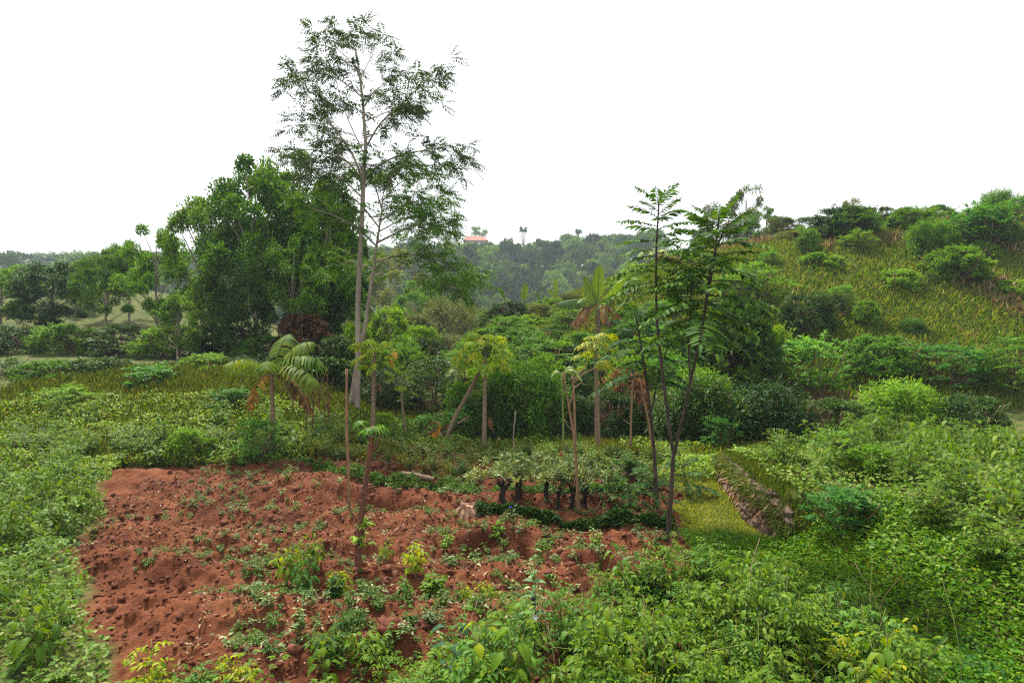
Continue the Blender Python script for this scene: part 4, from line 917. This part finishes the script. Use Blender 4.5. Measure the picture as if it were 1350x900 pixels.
# ------------------------------------------------------------------ wall with turf top
yy = np.linspace(7.6, 12.1, 50); wm = MB(); rs = np.random.default_rng(9)
b = np.array([wall_x(9.0), 9.0, 0.0]); t = thing('stone_wall', 'low rough stone retaining wall with turf on top beside the grassy path', 'wall', b)
def wall_h(y): return np.interp(y, [7.4, 8.0, 9, 10.5, 11.4, 12.2], [.1, .55, .60, .47, .38, .24])
for i in range(330):
    y = rs.uniform(7.7, 12.0); hh = float(wall_h(y)); z = rs.uniform(-.02, .88) * hh; s = rs.uniform(.045, .10)
    blob(wm, np.array([float(wall_x(y)) + .04 + rs.uniform(-.03, .03) + .10 * z / hh, y, z]) - b, (s * .8, s * rs.uniform(1, 1.6), s * rs.uniform(.6, .9)), i, 0, .3, 8, 6)
cw = [(wall_x(y) + .09, y, 0) for y in yy]
V = []; 
for y in yy:
    hh = float(wall_h(y)); V += [(float(wall_x(y)) + .07, y, -.1), (float(wall_x(y)) + .10, y, hh * .84), (float(wall_x(y)) + .34, y, hh * .76)]
i = np.arange(len(yy) - 1)[:, None] * 3; wm.add(np.array(V) - b, np.concatenate([i + np.array([[0, 3, 4, 1]]), i + np.array([[1, 4, 5, 2]])]))
obj('stones', wm, M['stone'], t, False)
n = 11000; y = rs.uniform(7.5, 12.1, n); u = rs.uniform(-.12, .75, n); hh = wall_h(y)
ls = LS(); hang = u < .06
p = np.stack([wall_x(y) + .06 + u, y, hh * np.where(hang, rs.uniform(.55, .98, n), .93 - .02 * u)], 1) - b
dv = nrm(rs.normal(size=(n, 3)) * .5 + np.where(hang[:, None], np.array([-.5, 0, -.5]), np.array([-.1, 0, 1.0])))
ls.add(p, dv, rdir(n), rs.uniform(.05, .13, n), .012); mb = MB(); ls.put(mb, 'r', .1, .5); obj('turf_top', mb, M['grass'], t)
n = 700; y = rs.uniform(7.7, 12.0, n); hh = wall_h(y); ls = LS(); p = np.stack([wall_x(y) + rs.uniform(-.02, .06, n), y, hh * rs.uniform(.2, .92, n)], 1) - b
ls.add(p, nrm(rs.normal(size=(n, 3)) * .35 + np.array([-.3, 0, -.9])), rdir(n), rs.uniform(.06, .16, n), .012); mb = MB(); ls.put(mb, 'r', .1, .3); obj('hanging_roots', mb, M['litter'], t)

# ------------------------------------------------------------------ growth nobody could count
def stuff(name, mb, mats, label, cat, smooth=True):
    return tag(obj(name, mb, mats, None, smooth), label, cat, kind='stuff')
def blades(n, fx, L, W, mat, name, label, lean=.5):
    p = fx(n); k = len(p); ls = LS(); dv = nrm(rng.normal(size=(k, 3)) * lean + UP); ls.add(p, dv, rdir(k), L * rng.uniform(.5, 1.3, k), W); mb = MB(); ls.put(mb, 'r', .1, .7); return stuff(name, mb, M[mat], label, 'grass')
def path_pts(n):
    y = rng.uniform(6, 13.6, n); x = rng.uniform(1.3, 3.7, n); k = (soil_mask(x, y) < .6) & (x < wall_x(y) + .05 + .5 * (y < 7.8))
    worn = np.exp(-((x - (2.72 + .09 * (y - 8) )) / .3) ** 2); k &= rng.random(n) > worn * .55
    return np.stack([x, y, gz(x, y) - .005], 1)[k]
blades(90000, path_pts, .05, .012, 'pathgrass', 'path_grass', 'short trodden grass covering the path beside the wall', 1.1)
def slope_pts(n):
    y = rng.uniform(11.5, 19, n); x = rng.uniform(-13, -1.6, n); k = (soil_mask(x, y) < .5) & (x < -2.2 + .0 * y); return np.stack([x, y, gz(x, y)], 1)[k]
blades(60000, slope_pts, .22, .014, 'grass', 'slope_grass', 'rough grass on the rise before the wood edge', .45)
def hill_pts(n):
    px = rng.uniform(690, 1400, n); y = rng.uniform(17, 40, n); x = (px - CX) / F0 * y; k = rng.random(n) < .55 + .9 * fbm(x, y, .45, 3, 61) + .25; return np.stack([x, y, gz(x, y)], 1)[k]
blades(170000, hill_pts, .26, .035, 'hillgrass', 'hill_grass', 'yellowish green grass on the hill behind the young trees', .5)
def hill_dry(n):
    p = hill_pts(n); return p[fbm(p[:, 0], p[:, 1], .35, 3, 163) > np.where(p[:, 0] < 6.3, .42, .2)]
blades(60000, hill_dry, .42, .03, 'dryhill', 'dry_hill_grass', 'pinkish dry grass patches on the hill behind the young trees', .6)
def edge_pts(n):
    y = rng.uniform(12.6, 15, n); x = rng.uniform(-4, 5.5, n); return np.stack([x, y, gz(x, y)], 1)
blades(26000, edge_pts, .2, .014, 'grass', 'hedge_foot_grass', 'uncut grass along the hedge foot', .45)
# low leafy carpet right of the plot
def carpet(n, xr, yr, keep, L, h, mat, name, label):
    x = rng.uniform(*xr, n); y = rng.uniform(*yr, n); k = keep(x, y); x = x[k]; y = y[k]; m = len(x)
    z = gz(x, y) + h * rng.uniform(.1, 1, m) * (1 + 1.2 * fbm(x, y, 1.6, 2, 91)); dv = rdir(m); dv[:, 2] = np.abs(dv[:, 2]) * .5; ls = LS()
    ls.add(np.stack([x, y, z], 1), dv, nrm(UP + .45 * rng.normal(size=(m, 3))), L * rng.uniform(.6, 1.35, m), L * .6); mb = MB(); ls.put(mb, 'r', .08, .2); return stuff(name, mb, M[mat], label, 'ground cover')
carpet(52000, (1.2, 4.5), (4.2, 9.3), lambda x, y: (soil_mask(x, y) < .6) & (x < wall_x(y) + .1 + 1.2 * (y < 7.7)) & (y < 7.9 + .8 * fbm(x, y, 1.2, 2, 4) + .5 * (x < 2.2)), .045, .09, 'bright', 'leafy_carpet', 'dense low leafy ground cover beside the path')
carpet(60000, (-12, 4), (10.8, 16), lambda x, y: (soil_mask(x, y) < .75) | ((y > 12.9) & (rng.random(len(x)) < .6)), .075, .2, 'crop', 'weed_carpet', 'mixed low weeds along the back of the plot')
carpet(30000, (3.4, 10), (3, 14), lambda x, y: x > wall_x(y) + .3, .06, .16, 'crop', 'terrace_cover', 'leafy cover on the terrace behind the wall')
carpet(40000, (-10, -1.8), (4, 13), lambda x, y: (soil_mask(x, y) < .5 + .4 * fbm(x, y, 1.5, 2, 8)) & (x > -.85 * y), .065, .16, 'crop', 'field_edge_cover', 'mixed low weeds past the side of the dug plot')
# foreground weeds
WP = [herb_mb(.42, 4, .078, .038, 'pinn', .6, 4), herb_mb(.38, 4, .088, .044, 'tri', .7, 5), herb_mb(.30, 4, .105, .056, 'simple', .7, 5), herb_mb(.58, 3, .070, .034, 'pinn', .4, 6), herb_mb(.22, 5, .065, .038, 'tri', .9, 4), herb_mb(.5, 2, .12, .07, 'broad', .35, 6)]
fw = MB(); fy = MB(); fd = MB()
def fg_line(x):            # nearest distance at which soil shows
    return np.interp(x, [-4, -1.9, -1.2, -.55, -.25, .2, .65, 1.2, 1.7, 2.4, 3.4], [4.45, 4.4, 4.3, 4.45, 4.85, 5.3, 5.8, 6.25, 6.1, 5.7, 5.2])
cnt = 0
while cnt < 560:
    y = rng.uniform(3.2, 8.0); x = rng.uniform(-3.6, 3.6)
    if abs(x) > y * .62 or y > fg_line(x) + .25 * rng.normal() * .6: continue
    if y < 4.6 and x < -.6 and rng.random() < .55: continue
    if abs(CX + x / y * F0 - 708) < 34 and y < 5.05: continue
    gap = float(fbm(np.array([x]), np.array([y]), .9, 2, 123)[0])
    if gap < -.15 and rng.random() < .8: continue
    s = rng.uniform(.45, 1.15) * (1.0 + .5 * gap) * (1.0 if x > -.4 else .75); hcap = 1.05 if y > 4 else .9
    (fw if (u_ := rng.random()) < .74 else fd if u_ < .94 else fy).stamp(WP[rng.integers(6)], (x, y, float(gz(x, y))), rng.uniform(0, 6.28), (s, s, s * hcap), rng.normal(size=2) * .12); cnt += 1
wk = MB()
for k in range(90):
    y = rng.uniform(3.6, 6.2); x = rng.uniform(-.5, 3.2)
    if y > fg_line(x): continue
    z = float(gz(x, y)); h = rng.uniform(.35, .72); q = rng.normal(size=2) * .16; tube(wk, smooth_line([(x, y, z), (x + q[0] * .3, y + q[1] * .3, z + h * .6), (x + q[0], y + q[1], z + h)], 4), np.linspace(.004, .0015, 9), 4, int(rng.random() < .35))
stuff('weed_stalks', wk, [M['stalk'], M['stump']], 'thin bare stalks rising among the near weeds', 'stalks')
stuff('foreground_weeds', fw, [M['weed'], M['stalk']], 'tangle of fresh green weeds filling the near foreground', 'weeds')
stuff('darker_weeds', fd, [M['weed2'], M['stalk']], 'darker green weeds growing among the near green tangle', 'weeds')  # another weed kind with its own leaf green, scattered at random
if fy.n: stuff('yellowing_weeds', fy, [M['yellowweed'], M['stalk']], 'scattered yellowing weeds within the near green tangle', 'weeds')
carpet(26000, (-3.2, 3.6), (3.4, 8), lambda x, y: y < fg_line(x) - .05, .05, .13, 'weed2', 'weed_undergrowth', 'darker undergrowth beneath the foreground weeds')
sd_ = MB(); cnt = 0
while cnt < 420:
    side = rng.random() < .5; y = rng.uniform(4.2, 15); x = rng.uniform(3.9, 11) if side else rng.uniform(-11, -2.5)
    if abs(x) > .86 * y or (side and x < wall_x(y) + .5) or (not side and soil_mask(x, y) > .3): continue
    if fbm(np.array([x]), np.array([y]), .5, 2, 143)[0] < -.05: continue
    q = rng.uniform(.6, 1.5); sd_.stamp(WP[rng.integers(6)], (x, y, float(gz(x, y))), rng.uniform(0, 6.28), (q, q, q * rng.uniform(.8, 1.2)), rng.normal(size=2) * .12); cnt += 1
stuff('side_weeds', sd_, [M['weed'], M['stalk']], 'taller weeds scattered over the ground past the plot and the wall', 'weeds')
# sparse seedlings on the soil
SP = [herb_mb(.10, 3, .05, .03, 'simple', .9, 2), herb_mb(.13, 3, .045, .026, 'tri', .8, 2), herb_mb(.08, 4, .045, .03, 'simple', 1.1, 2)]
SM = [s.mesh('seedling', [M['pale' if i != 1 else 'weed'], M['stalk']]) for i, s in enumerate(SP)]
cnt = 0
while cnt < 260:
    px = rng.uniform(300, 900); py = rng.uniform(625, 880); b = Gp(px, py, 8); x, y = b[0], b[1]
    if soil_mask(x, y) < .7 or y < fg_line(x) + .2: continue
    if fbm(np.array([x]), np.array([y]), .8, 2, 99)[0] < -.12 and rng.random() < .8: continue
    o = link('weed_seedling', SM[rng.integers(3)]); o.location = b; o.rotation_euler = (0, 0, rng.uniform(0, 6.28)); s = rng.uniform(.6, 1.6); o.scale = (s, s, s)
    tag(o, 'small pale weed seedling sprouting from the bare red soil', 'seedling', 'weed seedlings on the red soil'); cnt += 1
sw = MB(); cnt = 0
while cnt < 1500:
    y = rng.uniform(4.6, 13); x = rng.uniform(-5.5, 2.4)
    if soil_mask(x, y) < .6 or fbm(np.array([x]), np.array([y]), 1.1, 2, 131)[0] < .02: continue
    s = rng.uniform(.35, 1.0); sw.stamp(SP[rng.integers(3)], (x, y, float(gz(x, y))), rng.uniform(0, 6.28), (s, s, s)); cnt += 1
for b in BASES:
    for k in range(9):
        a = rng.uniform(0, 6.28); q = rng.uniform(.04, .22); x = b[0] + q * math.cos(a); y = b[1] + q * math.sin(a); s = rng.uniform(.4, 1.1); sw.stamp(SP[rng.integers(3)], (x, y, float(gz(x, y))), rng.uniform(0, 6.28), (s, s, s))
stuff('soil_weeds', sw, [M['crop'], M['stalk']], 'tiny weeds dotted in patches over the red soil', 'weeds')
# dry litter and crumbs of earth
def soil_pts(n, dens=1):
    y = rng.uniform(4.3, 13.2, n); x = rng.uniform(-6.0, 2.6, n); k = soil_mask(x, y) > .6; return x[k], y[k]
x, y = soil_pts(19000); kk = fbm(x, y, .9, 2, 71) > -.05; x = x[kk]; y = y[kk]; n = len(x); ls = LS(); dv = rdir(n); dv[:, 2] *= .25
ls.add(np.stack([x, y, gz(x, y) + .012], 1), dv, nrm(UP + .4 * rng.normal(size=(n, 3))), rng.uniform(.02, .075, n), rng.uniform(.006, .03, n)); mb = MB(); ls.put(mb, 'r', .2, .3); stuff('dry_litter', mb, M['litter'], 'dry leaf and straw scraps scattered over the red soil', 'litter')
x, y = soil_pts(12000); n = len(x); mb = MB()
for i in range(n):
    s = rng.uniform(.008, .018) * (1 + 1.5 * (rng.random() < .08)); c = (x[i], y[i], float(gz(x[i], y[i])) + s * .4)
    blob(mb, c, (s * rng.uniform(.8, 1.3), s * rng.uniform(.8, 1.3), s * .8), i, 0, .7, 7, 5)
stuff('soil_crumbs', mb, M['clod'], 'loose crumbs of red earth strewn over the dug plot', 'soil')
for px, py, s, lab in ((515, 862, .105, 'largest red earth clod beside the foreground weeds'), (508, 842, .07, 'smaller red earth clod just behind the largest one'), (490, 868, .06, 'rounded red clod next to the largest one on its shaded side')):
    b = Gp(px, py); mb = MB(); blob(mb, (0, 0, s * .35), (s, s * .8, s * .62), px, 0, .55, 13, 9); o = obj('earth_clod', mb, M['clod']); o.location = b; tag(o, lab, 'clod')

# ------------------------------------------------------------------ single plants of the foreground
YG = 'yellow-green broad-leaved plants on the soil'
for px, py, h, n, lab, mt in ((392, 772, .42, 7, 'tallest yellow-green broad-leaved plant beside the field edge', 'yellowweed'), (414, 758, .40, 6, 'yellow-green broad-leaved plant just past the tallest one', 'yellowweed'), (404, 786, .36, 6, 'darker broad-leaved plant in front of the tall yellow-green ones', 'weed2'), (378, 770, .36, 5, 'broad-leaved plant cut by the field edge', 'yellowweed'), (448, 775, .30, 6, 'low broad-leaved plant between the yellow-green ones and the leaning stake', 'yellowweed'), (440, 792, .22, 7, 'low bushy weed in front of the leaning stake', 'weed'), (508, 748, .24, 3, 'drooping bean-like yellow plant beyond the leaning stake', 'yellowweed'), (548, 762, .33, 6, 'leafy plant in the middle of the red soil with yellowing tips', 'yellowweed'), (570, 785, .28, 7, 'green bushy plant in the middle of the red soil', 'weed'), (535, 800, .20, 5, 'low blue-green plant in front of the bushy one', 'weed2'), (615, 790, .17, 2, 'tiny yellow seedling standing alone on bare soil', 'yellowweed'), (640, 790, .22, 5, 'small bright plant behind the tall weeds', 'yellowweed')):
    herb_thing('broadleaf_plant', lab, 'plant', px, py, mt, h, n, .10 if h > .25 else .07, .064 if h > .25 else .045, 'broad' if mt != 'weed' else 'tri', .5, 5, group=YG)
herb_thing('mat_weed', 'spreading pale green weed mat in front of the bushy plant', 'weed', 565, 830, 'pale', .14, 22, .045, .026, 'simple', 1.6, 5)
herb_thing('mat_weed', 'small pale weed mat beside the largest earth clod', 'weed', 500, 815, 'weed', .14, 10, .05, .028, 'simple', 1.5, 4)
for px, py, lab in ((655, 722, 'fine-stemmed young plant over the dark hollow in the soil'), (587, 726, 'wispy young plant on the soil below the split stump'), (785, 722, 'light leafy young plant below the bent tan pole'), (700, 700, 'small leafy plant before the dark creeping strip')):
    herb_thing('young_plant', lab, 'plant', px, py, 'bright', .26, 6, .06, .03, 'tri', .55, 3)
for px, py, s, lab in ((440, 880, 1, 'light fern-leaved weed sprig on the red soil near the lower corner'), (465, 850, 1, 'fern-leaved weed sprig just behind the lower corner sprig'), (485, 880, 1.2, 'taller fern-leaved weed sprig before the largest clod'), (425, 862, .8, 'small fern-leaved weed sprig nearest the field edge')):
    herb_thing('weed_sprig', lab, 'weed', px, py, 'weed', .26 * s, 4, .065 * s, .034 * s, 'pinn', .8, 4)
# big dark nettle-like plant
b = Gp(600, 935); b[1] = 4.35; b[0] = (598 - CX) / F0 * 4.35; b[2] = float(gz(b[0], b[1])); t = thing('dark_leaf_plant', 'plant with large dull dark green leaves at the front of the weeds', 'plant', b)
st = MB(); tube(st, smooth_line([(0, 0, -.03), (.01, 0, .35), (.0, .0, .7)], 5), np.linspace(.006, .003, 11), 5); ls = LS()
for k in range(12):
    a = k * 2.2; z = .18 + .045 * k; L = .19 - .007 * k; dv = np.array([math.cos(a), math.sin(a), .1]); p0 = np.array([0, 0, z]); p1 = p0 + dv * .06; tube(st, [p0, p1], [.003, .002], 3); ls.add(p1, dv - UP * .35, UP + dv * .4, L, L * .68)
lm = MB(); ls.put(lm, 'o', .08, .25); obj('foliage', lm, leaf_mat('dull_leaf', [(.022, .058, .03), (.032, .078, .036)], .2), t); obj('stem', st, M['stalk'], t)
# tall weed with opposite leaves
b = np.array([(704 - CX) / F0 * 5.0, 5.0, 0.0]); b[2] = float(gz(b[0], b[1])); t = thing('tall_weed', 'tall weed with big opposite leaves standing above the foreground tangle', 'weed', b)
st = MB(); tube(st, smooth_line([(0, 0, -.03), (.01, 0, .4), (.0, 0, .80)], 6), np.linspace(.006, .003, 13), 5); ls = LS()
for k in range(9):
    for s in (0, math.pi):
        a = k * 1.5 + s; z = .28 + .062 * k; L = .115 - .006 * k; dv = np.array([math.cos(a), math.sin(a), .35]); ls.add(np.array([0, 0, z]), dv, UP + .2 * rng.normal(size=3), L, L * .5)
lm = MB(); ls.put(lm, 'o', .1, .4); obj('foliage', lm, leaf_mat('bluish_leaf', [(.06, .13, .05), (.10, .19, .08), (.15, .25, .12)], .25), t); obj('stem', st, M['stalk'], t)
d = 4.85; b = np.array([(722 - CX) / F0 * d, d, 0.0]); b[2] = float(gz(b[0], b[1])); t = thing('dry_stem', 'bent straw-coloured dry stem with a pale withered leaf over the weeds', 'dry stem', b)
st = MB(); tube(st, smooth_line([(0, 0, -.02), P(723, 860, d) - b, P(719, 815, d) - b, P(710, 790, d) - b, P(700, 774, d) - b], 5), np.linspace(.006, .003, 21), 5); obj('stem', st, M['stump'], t)
ls = LS(); ls.add(P(708, 788, d) - b, (.5, 0, -1), (1, -1, 0), .10, .04); ls.add(P(700, 774, d) - b, (-1, -.2, .05), UP, .06, .03); lm = MB(); ls.put(lm, 'o', .2, .3); obj('withered_leaf', lm, leaf_mat('withered_leaf', [(.34, .36, .20), (.42, .40, .26)], .3), t)
for px, py, lab in ((703, 789, 'upper dark berry hanging on the foreground weeds'), (704, 798, 'lower dark berry hanging on the foreground weeds')):
    bm = MB(); blob(bm, (0, 0, 0), (.017, .016, .019), 2, 0, .06, 12, 8); tube(bm, [(0, 0, .015), (.004, .03, .05)], .0022, 4); o = obj('dark_berry', bm, M['berry']); o.location = P(px, py, 4.9); tag(o, lab, 'berry')
ls = LS(); a = np.arange(6) * 1.047; ls.add(np.zeros((6, 3)), np.stack([np.cos(a), -.6 + 0 * a, np.sin(a)], 1), (0, -1, 0), .032, .026); bm = MB(); ls.put(bm, 'o'); tube(bm, [(0, .0, 0), (.0, .03, -.12), (0, .05, -.3)], .003, 4, 1); o = obj('white_flower', bm, [M['white'], M['stalk']]); o.location = P(705, 813, 4.8); tag(o, 'white flower low in the foreground weeds under the dark berries', 'flower')
for px, py, d, mt, lab, vd in ((642, 840, 4.7, 'withered', 'pale yellowish leaf upright among the foreground weeds', (.1, 0, 1)), (663, 880, 4.6, 'orangeleaf', 'orange withered leaf low among the foreground weeds', (0, 0, -1))):
    ls = LS(); ls.add((0, 0, 0), vd, (.3, -1, .1), .09, .045); bm = MB(); ls.put(bm, 'o'); tube(bm, [(0, 0, 0), (.0, .05, -.2)], .002, 4); o = obj('loose_leaf', bm, bpy.data.materials['withered_leaf'] if mt == 'withered' else M[mt]); o.location = P(px, py, d); tag(o, lab, 'leaf')
# bramble shoot
d = 4.3; b = np.array([(862 - CX) / F0 * d, d, 0.0]); b[2] = float(gz(b[0], b[1])); t = thing('arching_shoot', 'long arching reddish green shoot over the weeds at the lower corner', 'shoot', b)
lp = smooth_line([np.array([0, 0, -.02]), P(880, 885, d) - b, P(910, 864, d) - b, P(945, 856, d) - b, P(985, 848, d) - b], 6); st = MB(); tube(st, lp, np.linspace(.006, .003, len(lp)), 5); obj('stem', st, M['stalk'], t)
ls = LS()
for i in range(6, len(lp), 3):
    for s in (-1, 1): ls.add(lp[i], (.4, .6 * s, -.5), UP, .085, .042)
lm = MB(); ls.put(lm, 'o', .12, .3); obj('foliage', lm, M['weed'], t)

# ------------------------------------------------------------------ air, sky, sun, camera
hz = MB(); box(hz, (-299, -29, -16), (299, 359, 60)); m, nt, N, lk = new_mat('haze_air')
pv = N('ShaderNodeVolumePrincipled'); pv.inputs['Color'].default_value = (.74, .87, 1.0, 1); pv.inputs['Density'].default_value = .0006; pv.inputs['Anisotropy'].default_value = .1
lk(pv.outputs[0], N('ShaderNodeOutputMaterial').inputs['Volume']); haze = obj('haze', hz, m, None, False); tag(haze, 'pale haze hanging over the valley', 'haze', kind='stuff')

SUN_EL, SUN_AZ = 58.0, -28.0                      # azimuth from +Y (ahead) towards +X
w = bpy.data.worlds.new('World'); sc.world = w; w.use_nodes = True; nt = w.node_tree; nt.nodes.clear(); N = nt.nodes.new; lk = nt.links.new
sky = N('ShaderNodeTexSky'); sky.sky_type = 'NISHITA'; sky.sun_disc = False; sky.sun_elevation = R(SUN_EL); sky.sun_rotation = R(SUN_AZ); sky.dust_density = 4; sky.air_density = 1.2
mx = N('ShaderNodeMix'); mx.data_type = 'RGBA'; mx.inputs[0].default_value = .82; lk(sky.outputs[0], mx.inputs[6]); mx.inputs[7].default_value = (11.5, 11.5, 11.7, 1)   # overcast: the sky's blue veiled by white cloud
bg = N('ShaderNodeBackground'); bg.inputs[1].default_value = .06; lk(mx.outputs[2], bg.inputs[0]); lk(bg.outputs[0], N('ShaderNodeOutputWorld').inputs[0])
sl = bpy.data.lights.new('sun', 'SUN'); sl.energy = 4.4; sl.angle = R(5); sl.color = (1, .95, .86); so = link('sun', sl)
dirv = Vector((math.sin(R(SUN_AZ)) * math.cos(R(SUN_EL)), math.cos(R(SUN_AZ)) * math.cos(R(SUN_EL)), math.sin(R(SUN_EL)))); so.rotation_euler = dirv.to_track_quat('Z', 'Y').to_euler(); so.location = dirv * 50

cam = bpy.data.cameras.new('camera'); co = link('camera', cam); co.location = (0, 0, CH); co.rotation_euler = (R(90), 0, 0)
cam.sensor_width = 36; cam.lens = 36 * F0 / 1350; cam.shift_y = -20 / 1350; cam.clip_end = 2000; cam.clip_start = .05; sc.camera = co
sc.view_settings.view_transform = 'Standard'; sc.view_settings.look = 'None'; sc.view_settings.exposure = 1.12; sc.view_settings.gamma = 1; sc.view_settings.use_curve_mapping = False
cy = sc.cycles; cy.use_denoising = False; cy.filter_width = 1.25; cy.sampling_pattern = 'BLUE_NOISE'; cy.max_bounces = 8; cy.diffuse_bounces = 5; cy.glossy_bounces = 2; cy.transmission_bounces = 3; cy.volume_bounces = 1; cy.transparent_max_bounces = 8
